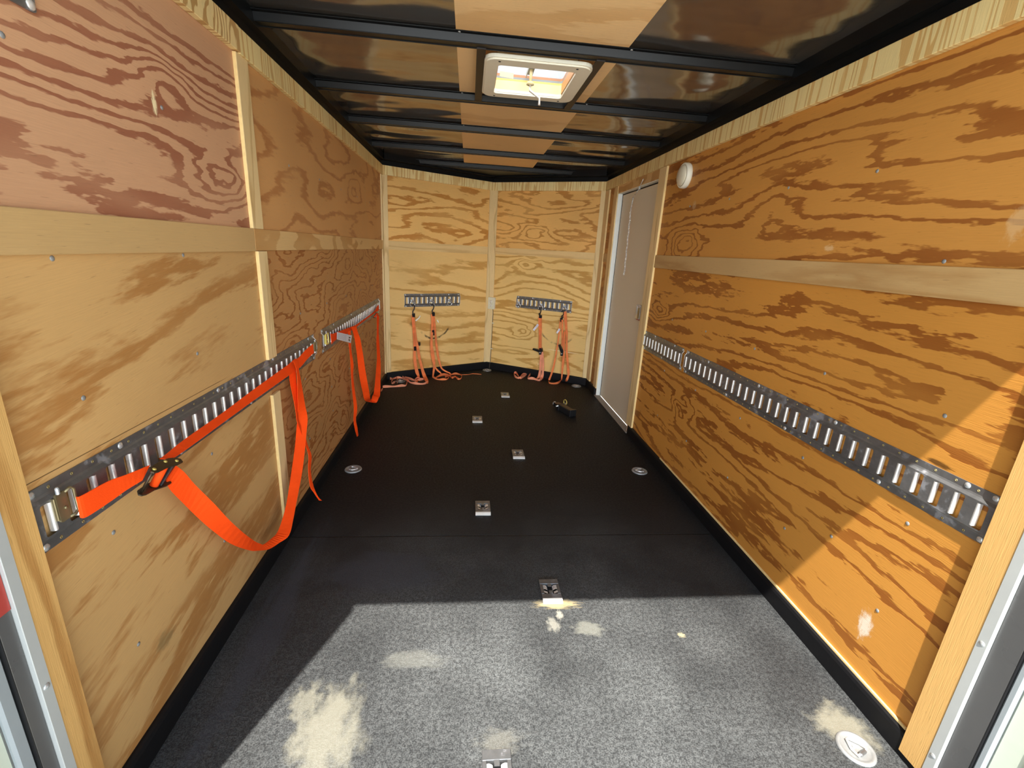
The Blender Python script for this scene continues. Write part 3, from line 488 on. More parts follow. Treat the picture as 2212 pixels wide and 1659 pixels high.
# right wall
trim(MR, [((-2.40, 1.188, 0), (-.25, 1.266, .010))], bat); trim(MR, [((-3.56, 1.19, 0), (-3.44, 1.262, .010))], bat)
stud(MR, -.25, -.19, .02, 1.80, .020, -1, M_['batv2'], False)
stud(MR, -2.50, -2.392, ZCT, 1.79, .014, 1); stud(MR, -3.44, -3.35, ZCT, 1.79, .012, 1, batv, False); stud(MR, -3.69, -3.575, ZCT, 1.79, .014, 1)
trim(MR, [((-3.35, 1.735, 0), (-2.50, 1.792, .006))], M_['bat2'])
trim(MR, [((-2.36, 1.792, 0), (-.10, H, .020))], crown); trim(MR, [((-YC+.004, 1.792, 0), (-2.36, H, .018))], crown)
# nose
stud(MFL, .004, .050, ZCT, 1.80, .012, 1, batv, False); stud(MFR, LF-.05, LF-.004, ZCT, 1.80, .012, 1, batv, False)
trim(MFL, [((.05, 1.192, 0), (LF-.045, 1.266, .009))], M_['batf']); trim(MFR, [((.05, 1.200, 0), (LF-.05, 1.264, .009))], M_['batf'])
trim(MFL, [((.004, 1.794, 0), (LF, H, .016))], crown); trim(MFR, [((0, 1.792, 0), (LF-.004, H, .016))], crown)
TN[0] += 1
mb = MB(MFL).box((LF-.044, ZCT, 0), (LF, 1.795, .012), 0, .001); mb.T = MFR; mb.box((0, ZCT, 0), (.052, 1.795, .012), 0, .001)
struct(mb.build('trim_%d' % TN[0], [batv], None, MFL))

# floor, rubber base along the walls
fl = MB().prism([(-.04, Y0), (W+.04, Y0), (W+.04, YC+.02), (W/2, YA+.05), (-.04, YC+.02)], -.06, 0)
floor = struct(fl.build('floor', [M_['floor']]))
def base(name, M, runs, extra=None):
    prof = [(0, 0), (.016, 0), (.016, .058), (.013, .068), (.006, ZCT), (0, ZCT)]
    mb = MB(M)
    for u0, u1 in runs:
        mb.sweep([(a, b) for a, b in prof], [((u0, 0, 0), (0, 0, 1), (0, 1, 0)), ((u1, 0, 0), (0, 0, 1), (0, 1, 0))])
    if extra: 
        for (M2, u0, u1) in extra:
            mb.T = M2; mb.sweep(prof, [((u0, 0, 0), (0, 0, 1), (0, 1, 0)), ((u1, 0, 0), (0, 0, 1), (0, 1, 0))])
    return struct(mb.build(name, [M_['rub']], None, M))
base('baseboard_left', ML, [(-.09, YC)]); base('baseboard_right', MR, [(-2.45, .09), (-YC, -3.37)]); base('baseboard_front', MFL, [(0, LF)], [(MFR, 0, LF)])
# pale edge strip above the rubber on the right, threshold of the side door
trim(MR, [((-1.9, ZCT, 0), (-.26, ZCT+.009, .007))], M_['edge'])

# ceiling: gloss black skin, plywood strip with the vent opening, roof bows, black angle
VX0, VX1, VY0, VY1 = .835, 1.145, 1.415, 1.745
def ceil_poly(x0, x1, y0, y1):
    return [(x0, y0), (x1, y0), (x1, y1), (x0, y1)]
mb = MB()
for x0, x1, y0, y1 in ((-.04, VX0, Y0, YC), (VX1, W+.04, Y0, YC), (VX0, VX1, Y0, VY0), (VX0, VX1, VY1, YC)):
    mb.box((x0, y0, ZC), (x1, y1, ZC+.02))
mb.prism([(-.04, YC), (W+.04, YC), (W/2, YA+.05)], ZC, ZC+.02)
ceil = struct(mb.build('ceiling', [M_['roof']]))
mb = MB()
for x0, x1, y0, y1 in ((.688, VX0, Y0, 4.02), (VX1, 1.287, Y0, 4.02), (VX0, VX1, Y0, VY0), (VX0, VX1, VY1, 4.02)):
    mb.box((x0, y0, ZC-.006), (x1, y1, ZC))
mb.build('plywood_strip', [M_['strip']], ceil)
def bow(y, x0=.02, x1=W-.02):
    TN[0] += 1
    prof = [(-.042, 0), (-.042, -.003), (-.028, -.004), (-.022, -.026), (.022, -.026), (.028, -.004), (.042, -.003), (.042, 0)]
    mb = MB().sweep(prof, [((x0, y, ZC-.006), (0, 1, 0), (0, 0, 1)), ((x1, y, ZC-.006), (0, 1, 0), (0, 0, 1))])
    for s in (-1, 1): mb.box((x0, y+s*.020-.0015, ZC-.0345), (x1, y+s*.020+.0015, ZC-.032))
    o = struct(mb.build('trim_%d' % TN[0], [M_['joist']]))
    pts = [(x, y-.034, ZC-.0095) for x in (.70, 1.30) if x0 < x < x1]
    down = Matrix(((1, 0, 0, 0), (0, -1, 0, 0), (0, 0, -1, 0), (0, 0, 0, 1)))
    first = None
    for p in pts:
        m = Matrix.Translation(p) @ down
        if first is None: first = screw_mb(m, 0, 0, 0, .004).build('screw', [M_['zinc']], o, m)
        else:
            c = first.copy(); COL.objects.link(c); c.parent = o; c.matrix_basis = m
for y in (.68, 1.312, 1.945, 2.535, 3.205): bow(y)
bow(3.80, .20, W-.20)
def angle(M, u0, u1, wide=.034):
    TN[0] += 1
    mb = MB(M).box((u0, H, 0), (u1, 1.906, .006)).box((u0, 1.904, 0), (u1, ZC, wide)).box((u0, 1.9035, wide-.004), (u1, 1.9075, wide+.003))
    return struct(mb.build('trim_%d' % TN[0], [M_['joist']], None, M))
angle(ML, Y0, YC); angle(MR, -YC, -Y0); angle(MFL, 0, LF, .085); angle(MFR, 0, LF, .085)
TN[0] += 1
struct(MB().prism([(.30, 3.86), (W-.30, 3.86), (W-.36, 3.93), (W/2, 4.17), (.36, 3.93)], ZC-.034, ZC-.028).build('trim_%d' % TN[0], [M_['joist']]))

# rear opening: stainless jambs, white painted posts and header
def jamb(M, sgn, red, s0, s1, d0, g0, n):
    TN[0] += 1
    f = lambda a: a*sgn
    mb = MB(M).box((f(s0), 0, -.004), (f(s1), 1.87, n), 1, .001)
    mb.box((f(d0), 0, -.004), (f(s0), 1.87, .012), 0, .0015)
    mb.box((f(d0), 0, -.004), (f(d0-.0015), 1.87, .0125), 2)
    o = struct(mb.build('trim_%d' % TN[0], [M_['stain'], M_['alu'], M_['blk']], None, M))
    screws(M, [(f((s0+s1)/2), z, n) for z in (.10, .45, .92, 1.4)], o, .005)
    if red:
        MB(M).box((f(d0+.001), .63, .012), (f(s0-.001), 1.2, .0135)).build('painted_red_reflection', [M_['red']], o, M)  # red reflection in the steel, painted on as a thin strip
    TN[0] += 1
    struct(MB(M).box((f(g0), 0, -.004), (f(d0-.0015), 1.87, .008), 0, .004).build('trim_%d' % TN[0], [M_['gask']], None, M))
    TN[0] += 1
    struct(MB(M).box((f(-.156), -.10, -.045), (f(g0), 1.95, -.0005), 0, .003).box((f(.02), 0, 0), (f(.05), 1.87, .004), 0, .002).build('trim_%d' % TN[0], [M_['paint']], None, M))
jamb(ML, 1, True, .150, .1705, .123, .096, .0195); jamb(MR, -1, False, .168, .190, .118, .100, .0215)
TN[0] += 1
struct(MB().box((-.04, Y0, 1.90), (W+.04, .06, ZC), 0, .003).build('trim_%d' % TN[0], [M_['paint']]))
gm = MB().box((-14, -16, -.62), (16, 18, -.60)).build('ground', [M_['ground']]); struct(gm)

# side door
TN[0] += 1
mb = MB(MR).box((-3.354, 0, -.045), (-3.346, 1.735, .002)).box((-2.502, 0, -.045), (-2.498, 1.735, .001)).box((-3.35, 1.731, -.045), (-2.5, 1.735, .001))
struct(mb.build('trim_%d' % TN[0], [plain('pale_door_jamb', lin(240, 242, 235), .35)], None, MR))
dr = struct(MB(MR).box((-3.345, .012, -.060), (-2.503, 1.73, -.036), 0, .002).build('door_1', [M_['door']], None, MR))
MB(MR).box((-3.348, .010, -.0365), (-3.338, 1.73, -.034)).box((-3.348, 1.722, -.0365), (-2.503, 1.73, -.034)).build('seal', [M_['rub']], dr, MR)
TN[0] += 1
struct(MB(MR).box((-3.36, -.001, -.036), (-2.47, .010, .016), 0, .002).build('trim_%d' % TN[0], [plain('worn_sill', lin(150, 142, 132), .6)], None, MR))

# ------------------------------------------------------------------ slotted tie-down rails
def make_rail(label, M, u0, u1, v0, v1, nslot, far, skip=(), cat='rail', red=False):
    Mo = shifted(M, u0, v0, 0); t = thing('tie_down_rail', label, cat, Mo, 'slotted steel tie-down rails screwed to the walls')
    Lr, Hr = u1-u0, v1-v0; fw, sw, n = .0175, .010, .0115
    mb = MB(Mo)
    th = .0022
    def strip(a, b):   # (v, n) to (v, n) over the whole length
        mb.add([(0, a[0], a[1]), (Lr, a[0], a[1]), (Lr, b[0], b[1]), (0, b[0], b[1])], [(0, 1, 2, 3)])
    z = [(0, 0), (0, th), (fw, th), (fw+.004, th+.002), (fw+sw, n)]
    for a, b in zip(z, z[1:]): strip(a, b); strip((Hr-b[0], b[1]), (Hr-a[0], a[1]))
    p = Lr/nslot; sw2 = .0105; s0 = (Hr-.062)/2; s1 = Hr-s0; mid0, mid1 = fw+sw, Hr-fw-sw
    for k in range(nslot):
        a = k*p; c = a+p/2; l, r = c-sw2, c+sw2
        mb.add([(a, mid0, n), (l, mid0, n), (l, s0+.003, n), (l, s1-.003, n), (l, mid1, n), (a, mid1, n)], [(0, 1, 2, 3, 4, 5)])
        mb.add([(r, mid0, n), (a+p, mid0, n), (a+p, mid1, n), (r, mid1, n), (r, s1-.003, n), (r, s0+.003, n)], [(0, 1, 2, 3, 4, 5)])
        mb.add([(l, mid0, n), (r, mid0, n), (r, s0+.003, n), (r-.003, s0, n), (l+.003, s0, n), (l, s0+.003, n)], [(0, 1, 2, 3, 4, 5)])
        mb.add([(l, s1-.003, n), (l+.003, s1, n), (r-.003, s1, n), (r, s1-.003, n), (r, mid1, n), (l, mid1, n)], [(0, 1, 2, 3, 4, 5)])
        for e, sg in (((r, -1),) if far > 0 else ((l, 1),)):        # rolled lips: bulge out, then curl into the slot
            q = [(e-sg*.0035, n+.0001), (e-sg*.0015, n+.0007), (e+sg*.0008, n+.0004), (e+sg*.0026, n-.0012), (e+sg*.0034, n-.004), (e+sg*.0034, n-.009)]
            b = len(mb.v)
            mb.add([(x, y, nn) for (x, nn) in q for y in (s0+.002, s1-.002)], [(2*i, 2*i+1, 2*i+3, 2*i+2) for i in range(5)], 1, True)
        mb.add([(l, s0+.003, n), (l, s1-.003, n), (l, s1-.003, .001), (l, s0+.003, .001)], [(0, 1, 2, 3)])
        mb.add([(r, s0+.003, n), (r, s1-.003, n), (r, s1-.003, .001), (r, s0+.003, .001)], [(0, 1, 2, 3)])
        for vv in (fw*.52, Hr-fw*.52):
            mb.lathe([(.0034, th+.0004), (.0022, th+.0005), (.0012, th+.0002)], (a+p*.98 if k < nslot-1 else a+p*.9, vv, 0), 8, 2)
    for x in (0, Lr):
        mb.add([(x, 0, 0), (x, Hr, 0), (x, Hr, th), (x, Hr-fw, th), (x, Hr-fw-sw, n), (x, fw+sw, n), (x, fw, th), (x, 0, th)], [tuple(range(8))] if x == Lr else [tuple(range(7, -1, -1))]) if False else None
    # thin bright cut ends
    for x in (-.0004, Lr+.0004):
        pr = [(0, 0), (0, th), (fw, th), (fw+sw, n), (Hr-fw-sw, n), (Hr-fw, th), (Hr, th), (Hr, 0)]
        mb.tube([(x, a, b) for a, b in pr[1:-1]], .0011, 4, 1)
    mb.build('slotted_strip', [M_['galv'], M_['lip'], M_['brass']], t, Mo)
    pts = []; k = 0
    step = 4 if nslot > 14 else 3; r_s = .0058
    for i in range(0, nslot, step*2):
        pts.append((i*p+p*.35, fw*.5, th)); pts.append((min(i+step, nslot-1)*p+p*.5, Hr-fw*.5, th))
    pts += [(p*.3, Hr-fw*.5, th), (Lr-p*.3, fw*.5, th), (Lr-p*.3, Hr-fw*.5, th)]
    screws(Mo, pts, t, r_s)
    return t
RLn, RL1 = ((ML, .224, 1.748), (ML, 1.868, 3.434))
railA = make_rail("long slotted steel rail on the left wall, nearest the rear opening", ML, .224, 1.748, .672, .796, 30, 1)
railB = make_rail("slotted steel rail on the left wall, the far one by the nose corner", ML, 1.868, 3.434, .672, .796, 31, 1)
railC = make_rail('long slotted steel rail on the right wall, its rear end in sunlight', MR, -1.785, -.252, .652, .776, 30, -1)
railD = make_rail('shorter slotted steel rail on the right wall next to the side door', MR, -2.398, -1.823, .652, .776, 12, -1)
railE = make_rail('short slotted rail on the left half of the nose wall, with three rings', MFL, .192, .776, .682, .804, 12, 1)
railF = make_rail('short slotted rail on the right half of the nose wall, beside the outlet', MFR, .317, .903, .690, .806, 12, -1)

# ------------------------------------------------------------------ straps
def orange_strap(name, label, group, parts, top):
    M = Matrix.Translation(top); t = thing(name, label, 'strap', M, group)
    return t, M
def plate(M, poly, n0, n1, mi=0, mb=None):
    mb = mb or MB(M); mb.prism(poly, n0, n1, mi); return mb
def rounded(u0, u1, v0, v1, r, k=4):
    out = []
    for cx, cy, a in ((u1-r, v0+r, -90), (u1-r, v1-r, 0), (u0+r, v1-r, 90), (u0+r, v0+r, 180)):
        for i in range(k+1):
            b = math.radians(a+90*i/k); out.append((cx+r*math.cos(b), cy+r*math.sin(b)))
    return out
G1 = 'wide bright orange straps clipped to the left wall rails'
# strap A
MA = Matrix.Translation((.05, .28, .73)); tA = thing('cargo_strap', "bright orange strap on the near left rail with dark cam buckle and biggest hanging loop", 'strap', MA, G1)
mb = MB()
for k in ('A1', 'A2', 'A3'): ribbon(mb, D[k])
# the webbing wraps round the buckle bar
mb.build('webbing', [M_['or1']], tA, MA)
ribbon(MB(), D['A4']).build('strap_tail', [M_['or1']], tA, MA)
def rail_hook(t, M, u, v, n, mat, s=1.0):
    """spring end fitting that clips into a rail slot, webbing eye on its +u side"""
    Mh = M @ Matrix.Translation((u, v, n))
    body = rounded(-.013*s, .010*s, -.030*s, .030*s, .004)
    mb = MB(Mh); mb.prism(body, 0, .004); mb.box((-.017*s, -.024*s, -.012), (-.013*s, .024*s, .003), 0, .001)
    mb.tube([(.008*s, .026*s, .003), (.020*s, .030*s, .004), (.026*s, .024*s, .005), (.027*s, -.022*s, .005), (.020*s, -.029*s, .004), (.008*s, -.028*s, .003)], .0028, 8)
    mb.lathe([(.0035, .004), (.003, .006), (0, .0065)], (.002, -.004, 0), 10)
    h = mb.build('end_fitting', [mat], t, Mh)
    MB(Mh).box((-.010*s, .028*s, .001), (-.003*s, .044*s, .007), 0, .002).build('release_tab', [M_['zinc']], h, Mh)
rail_hook(tA, ML, .277, .745, .014, M_['gold'], .95)
rail_hook(tA, ML, 1.715, .742, .014, M_['gold'], .8)
def cam_buckle(t, M, u, v, n, ang, s=1.0, mat='bronze'):
    Mb = M @ Matrix.Translation((u, v, n)) @ Matrix.Rotation(ang, 4, 'Z') @ Matrix.Rotation(math.radians(28), 4, 'X') @ Matrix.Rotation(math.radians(6), 4, 'Y')
    mb = MB(Mb)
    side = [(-.046, .006), (-.034, -.003), (.000, -.004), (.030, .000), (.046, .008), (.050, .018), (.042, .027), (.024, .026), (-.006, .018), (-.034, .016), (-.045, .012)]
    for vv in (.026, -.030):      # the two cheeks stand off the wall
        q = [(x*s, vv*s, y*s) for x, y in side]; q2 = [(x*s, (vv+.003)*s, y*s) for x, y in side]
        m = len(q); mb.add(q+q2, [tuple(range(m)), tuple(range(2*m-1, m-1, -1))]+[(i, m+i, m+(i+1) % m, (i+1) % m) for i in range(m)])
    mb.tube([(-.034*s, -.026*s, .005*s), (-.034*s, .026*s, .005*s)], .003*s, 8)
    o = mb.build('cam_buckle', [M_[mat]], t, Mb)
    for x, y in ((-.034, .006), (.034, .017), (.012, .004)):
        MR_ = Mb @ Matrix.Translation((x*s, .0292*s, y*s)) @ Matrix.Rotation(-math.pi/2, 4, 'X')
        MB(MR_).lathe([(.0042*s, -.001), (.0036*s, .0016), (0, .0020)], (0, 0, 0), 12).build('rivet', [M_['ygold']], o, MR_)
    MB(Mb).tube([(.002*s, -.025*s, .009*s), (.002*s, .025*s, .009*s)], .0085*s, 14).build('webbing_turn', [M_['or1']], o, Mb)
    c = MB(Mb); c.prism([(.012*s, -.026*s), (.018*s, -.026*s), (.034*s, .025*s), (.020*s, .025*s)], .008*s, .020*s)
    c.build('thumb_lever', [M_['blk']], o, Mb)
cam_buckle(tA, ML, .468, .710, .050, math.radians(-10), 1.05)
# strap B
MBm = Matrix.Translation((.03, 1.90, .74)); tB = thing('cargo_strap', "bright orange strap on the far left rail, with yellow end fitting and white tag", 'strap', MBm, G1)
mb = MB()
for k in ('B1', 'B2'): ribbon(mb, D[k])
mb.build('webbing', [M_['or1']], tB, MBm)
ribbon(MB(), D['B3']).build('strap_tail', [M_['or1']], tB, MBm)
rail_hook(tB, ML, 1.905, .742, .014, M_['ygold'], 1.0)
cam_buckle(tB, ML, 3.05, .712, .042, math.radians(-8), .8)
def paper_tag(t, M, pairs, emblem=False, name='paper_tag'):
    A = [Vector(q[:3]) for q in pairs]; B = [Vector(q[3:]) for q in pairs]
    mb = MB(); n = len(A); off = Vector((.0012, -.0006, 0))
    vs = []
    for a, b in zip(A, B): vs += [a, b, a+off*.0, b+off*.0]
    me = bpy.data.meshes.new(name); inv = M.inverted(); th = Vector((.0006, -.0003, 0))
    V = [inv @ p for a, b in zip(A, B) for p in (a+th, b+th, a-th, b-th)]
    F = []
    for i in range(n-1):
        k = 4*i; F += [(k, k+1, k+5, k+4), (k+2, k+6, k+7, k+3), (k, k+4, k+6, k+2), (k+1, k+3, k+7, k+5)]
    F += [(0, 2, 3, 1), (4*n-4, 4*n-3, 4*n-1, 4*n-2)]
    me.from_pydata(V, [], F); uv = me.uv_layers.new(name='UV')
    for lp in me.loops:
        vi = lp.vertex_index; uv.data[lp.index].uv = ((vi//4)/(n-1), 1-(vi % 2))
    me.materials.append(M_['tag']); o = bpy.data.objects.new(name, me); COL.objects.link(o); o.parent = t; MW[o.name] = M
    if emblem:      # dark printed X mark in its pale square at the outer end
        a0, a1, b0, b1 = A[-2], A[-1], B[-2], B[-1]
        def P(s, q): 
            s = .5+s*.5-.0; a = a0.lerp(a1, s*1.0); b = b0.lerp(b1, s*1.0); return a.lerp(b, q)+th*2.2
        mm = MB()
        for poly in ([(.58, .26), (.70, .26), (.70, .44), (.64, .50)], [(.70, .26), (.84, .26), (.84, .36), (.70, .44)], [(.58, .74), (.64, .54), (.72, .50), (.72, .76)], [(.72, .60), (.86, .70), (.84, .80), (.72, .78)]):
            c = [P((s-.5)*2-.02, q) for s, q in poly]; mm.add(c, [(0, 1, 2, 3)])
        mm.build('printed_emblem', [M_['blk']], o, M)
    return o
paper_tag(tB, MBm, D['Btag'], True)

# ring fittings clipped in the nose rails
def ring_fitting(label, M, u, v, src=None):
    Mr = M @ Matrix.Translation((u, v, .0))
    if src: o = copy_tree(src, Mr); o['label'] = label; return o
    t = thing('ring_fitting', label, 'ring', Mr, 'steel ring fittings clipped in the nose wall rails')
    mb = MB(Mr); mb.prism(rounded(-.011, .011, .006, .036, .004), .0115, .0155); mb.box((-.005, .010, .0155), (.005, .032, .021), 0, .002)
    mb.box((-.009, .022, .015), (-.005, .036, .024), 0, .001); mb.build('clip', [M_['zinc']], t, Mr)
    n = 20; MB(Mr).tube([(.024*math.cos(a), -.004+.024*math.sin(a), .024+.004*math.sin(a)) for a in [2*math.pi*i/n for i in range(n)]], .0038, 8, 0, True).build('ring', [M_['chrome']], t, Mr)
    MB(Mr).tube([(-.006, .014, .022), (-.003, .016, .029), (.004, .016, .029), (.007, .014, .022)], .0025, 6).build('pivot_loop', [M_['blk']], t, Mr)
    return t
uL = [math.hypot(p[0], p[1]-YC) for p in D['ringsL']]; uR = [math.hypot(p[0]-W/2, p[1]-YA) for p in D['ringsR']]
r0 = ring_fitting('steel ring on the left nose rail nearest the left wall', MFL, uL[0], .717)
ring_fitting('middle steel ring on the left nose rail', MFL, uL[1], .717, r0)
ring_fitting('empty steel ring on the left nose rail, no strap on it', MFL, uL[2], .717, r0)
ring_fitting('empty steel ring on the right nose rail, closest to the outlet', MFR, uR[0], .716, r0)
ring_fitting('middle steel ring on the right nose rail', MFR, uR[1], .718, r0)
ring_fitting('steel ring on the right nose rail nearest the side door', MFR, uR[2], .724, r0)

def black_hook(t, M, Mt, u, v_ring, v_end, n=.034, s=1.0):
    """vinyl-coated S hook from the ring down to the webbing loop"""
    pts = [(u-.010, v_ring-.006, n+.002), (u-.004, v_ring+.004, n+.006), (u+.008, v_ring-.002, n+.004), (u+.010, v_ring-.020, n), (u+.004, v_ring-.040, n), (u-.006, (v_ring+v_end)/2-.012, n), (u-.006, v_end+.012, n+.002), (u, v_end+.002, n+.006), (u+.009, v_end+.012, n+.004)]
    return MB(M).tube(crom([list(p) for p in pts], 3), .0052, 8).build('coated_hook', [M_['blk']], t, Mt)
def keeper(t, M, Mt, u, v, w, h, n, name='buckle'):
    return MB(M).box((u-w/2, v-h/2, n-.008), (u+w/2, v+h/2, n+.010), 0, .003).build(name, [M_['blk']], t, Mt)
def uFL(x, y): return math.hypot(x, y-YC)
def uFR(x, y): return math.hypot(x-W/2, y-YA)
G2 = 'narrow faded orange straps hooked on the nose wall rails'
# C1
M1 = MFL @ Matrix.Translation((uL[0], .70, 0)); t1 = thing('tie_down_strap', "faded orange strap hung closest to the left wall, slack looped on the floor", 'strap', M1, G2)
mb = MB(); ribbon(mb, D['C1a']); ribbon(mb, D['C1b']); mb.build('webbing', [M_['or2']], t1, M1)
mb = MB()
for p in D['fC1']: standing(mb, p, .024, .002)
mb.build('strap_tail', [M_['or3']], t1, M1)
black_hook(t1, MFL, M1, uL[0]+.004, .700, .615); keeper(t1, MFL, M1, uL[0]+.004, .607, .026, .035, .034, 'stitched_eye')
keeper(t1, MFL, M1, uFL(.258, 3.797)-.0, .290, .026, .042, .040); keeper(t1, MFL, M1, uFL(.292, 3.817), .335, .018, .034, .055, 'release_lever')
u_ = uL[0]+.016
MB(MFL).add([(u_, .565, .05), (u_+.004, .553, .052), (u_+.034, .578, .058), (u_+.028, .588, .058), (u_+.050, .600, .056), (u_+.044, .610, .056)], [(0, 1, 2, 3), (3, 2, 4, 5)]).build('paper_tag', [M_['white']], t1, M1)
# C2
M2 = MFL @ Matrix.Translation((uL[1], .70, 0)); t2 = thing('tie_down_strap', "faded orange strap from the left nose rail's middle ring, thin end trailing to the right", 'strap', M2, G2)
mb = MB(); [ribbon(mb, D[k]) for k in ('C2a', 'C2b', 'C2c')]; mb.build('webbing', [M_['or2']], t2, M2)
mb = MB(); [standing(mb, p, .022, .002) for p in D['fC2']]
standing(mb, D['fC2t'], .006, .002); mb.build('strap_tail', [M_['or2']], t2, M2)
black_hook(t2, MFL, M2, uL[1]+.006, .700, .620); keeper(t2, MFL, M2, uL[1]+.010, .612, .028, .035, .036, 'stitched_eye')
keeper(t2, MFL, M2, uFL(.421, 3.892), .434, .030, .055, .042)
u_ = uL[1]+.040
MB(MFL).add([(u_, .555, .05), (u_+.012, .530, .056), (u_+.022, .536, .056), (u_+.008, .560, .052)], [(0, 1, 2, 3)]).build('paper_tag', [M_['white']], t2, M2)
# C3
M3 = MFR @ Matrix.Translation((uR[1], .70, 0)); t3 = thing('tie_down_strap', "orange strap with black ratchet on the right nose rail's middle ring, slack plaited", 'strap', M3, G2)
mb = MB(); ribbon(mb, D['C3a']); mb.build('webbing', [M_['or2']], t3, M3)
mb = MB(); ribbon(mb, D['C3b']); ribbon(mb, D['C3c']); [standing(mb, p, .028, .002) for p in D['fC3']]; mb.build('strap_tail', [M_['or3']], t3, M3)
black_hook(t3, MFR, M3, uR[1]+.0, .700, .640); keeper(t3, MFR, M3, uFR(1.466, 3.917)+.002, .628, .028, .030, .036, 'stitched_eye')
def ratchet(t, M, Mt, u, v, n, ang, ln=.085, dx=0.0):
    Mr = M @ Matrix.Translation((u, v, n)); mb = MB(Mr)
    for z in (-.015, .013): mb.prism([(-.013, -.030), (.014, -.026), (.016, .020), (.008, .040), (-.012, .038)], z, z+.002)
    mb.tube([(0, 0, -.018), (0, 0, .020)], .009, 12); mb.tube([(0, .034, -.015), (0, .034, .016)], .003, 8)
    o = mb.build('ratchet', [M_['blk']], t, Mr)
    Mh = Mr @ Matrix.Rotation(ang, 4, 'Z'); mb = MB(Mh)
    mb.prism([(-.008, -.010), (-.010, .010), (-ln*.6, .013), (-ln, .009), (-ln*1.02, -.004), (-ln*.6, -.007)], -.014, .016)
    mb.build('handle', [M_['blk']], o, Mh)
    MB(Mr).lathe([(.006, .020), (.0055, .022), (0, .0225)], (0, -.006, 0), 12).build('rivet', [M_['zinc']], o, Mr)
ratchet(t3, MFR, M3, uFR(1.494, 3.903)+.004, .278, .045, math.radians(-10), .085)
paper_tag(t3, M3, D['C3t'])
# C4
M4 = MFR @ Matrix.Translation((uR[2], .70, 0)); t4 = thing('tie_down_strap', 'orange strap with a black ratchet hung in several loops, closest to the side door', 'strap', M4, G2)
mb = MB(); [ribbon(mb, D[k]) for k in ('C4a', 'C4b', 'C4c', 'C4d', 'C4e')]
[standing(mb, p, .024, .002) for p in D['fC4']]; mb.build('webbing', [M_['or2']], t4, M4)
black_hook(t4, MFR, M4, uR[2]-.006, .704, .640); keeper(t4, MFR, M4, uR[2]-.012, .622, .022, .040, .036, 'stitched_eye')
ratchet(t4, MFR, M4, uFR(1.696, 3.785), .300, .050, math.radians(-62), .085)
paper_tag(t4, M4, D['C4t'])

# ------------------------------------------------------------------ floor anchors
def anchor_plate(label, x, y, src=None):
    M = Matrix.Translation((x, y, 0))
    if src: o = copy_tree(src, M); o['label'] = label; return o
    t = thing('anchor_plate', label, 'floor anchor', M, 'square steel tie-down plates along the middle of the floor')
    w, l, h = .037, .052, .010; mb = MB(M)
    for a, b in (((-w, -l), (w, -.026)), ((-w, .026), (w, l)), ((-w, -.026), (-.026, .026)), ((.026, -.026), (w, .026))):
        mb.box((*a, 0), (*b, h), 0, .0012)
    mb.box((-.007, -.026, h-.002), (.007, -.010, h)); mb.box((-.007, .012, h-.002), (.007, .026, h))
    mb.build('plate', [M_['galv']], t, M)
    MB(M).box((-.026, -.026, .0005), (.026, .026, .002)).build('recess', [M_['blk']], t, M)
    for s in (-1, 1):
        o = MB(M); q = [(s*.026, h), (s*.020, h+.001), (s*.013, h-.003), (s*.010, h-.007)]
        o.add([(x_, y_, z_) for x_, z_ in q for y_ in (-.004, .018)], [(2*i, 2*i+1, 2*i+3, 2*i+2) for i in range(3)], 0, True)
        o.add([(s*.026, -.020, h), (s*.012, -.022, h-.004), (s*.012, -.012, h-.004), (s*.026, -.010, h)], [(0, 1, 2, 3)])
        o.build('rolled_lip', [M_['lip']], t, M)
    mb = MB(M); pr = [(-l, 0), (-l-.016, .0), (-l-.016, .003), (-l-.006, .011), (-l, .012)]
    mb.sweep(pr, [((-w, 0, 0), (0, 1, 0), (0, 0, 1)), ((w, 0, 0), (0, 1, 0), (0, 0, 1))]); fr = mb.build('front_flange', [M_['lip']], t, M)
    return t
a0 = anchor_plate('square steel floor plate lying under the end of the sunlit patch, closest to the rear', .856, .262)
a0['label'] = 'sunlit pale floor plate cut off by the bottom edge of the picture'
for lb, x, y in (("steel floor plate at the edge of the sunlit patch, yellow sawdust before it", 1.0965, .885), ('steel floor plate third from the rear, left of centre in the shade', .855, 1.466),
        ("steel floor plate right of centre, fourth from the rear", 1.0975, 2.09), ("steel floor plate left of centre, second nearest to the nose wall", .849, 2.69),
        ('farthest small steel floor plate, closest to the nose wall', 1.107, 3.31)):
    anchor_plate(lb, x, y, a0)
def round_anchor(label, x, y, ang, src=None):
    M = Matrix.Translation((x, y, 0)) @ Matrix.Rotation(ang, 4, 'Z')
    if src: o = copy_tree(src, M); o['label'] = label; return o
    t = thing('round_anchor', label, 'floor anchor', M, 'round recessed ring anchors near the floor edges')
    MB(M).lathe([(.0, .0012), (.030, .0012), (.036, .003), (.039, .0065), (.045, .0055), (.047, .001), (.047, .0)], (0, 0, 0), 32).build('pan', [M_['cast']], t, M)
    q = [(-.016, -.020), (-.016, .020), (.002, .018), (.024, .003), (.024, -.003), (.002, -.018)]
    MB(M).tube([(a, b, .0065) for a, b in q], .0034, 8, 0, True).build('lashing_ring', [M_['lip']], t, M)
    MB(M).box((-.021, -.013, .001), (-.011, .013, .0115), 0, .003).build('ring_strap', [M_['galv']], t, M)
    MB(M).lathe([(.005, .001), (.004, .004), (0, .0045)], (.004, 0, 0), 12).build('bolt', [M_['lip']], t, M)
    return t
b0 = round_anchor("round steel floor anchor beside the left wall, just past the big orange loop's thin tail", .130, 1.868, 0)
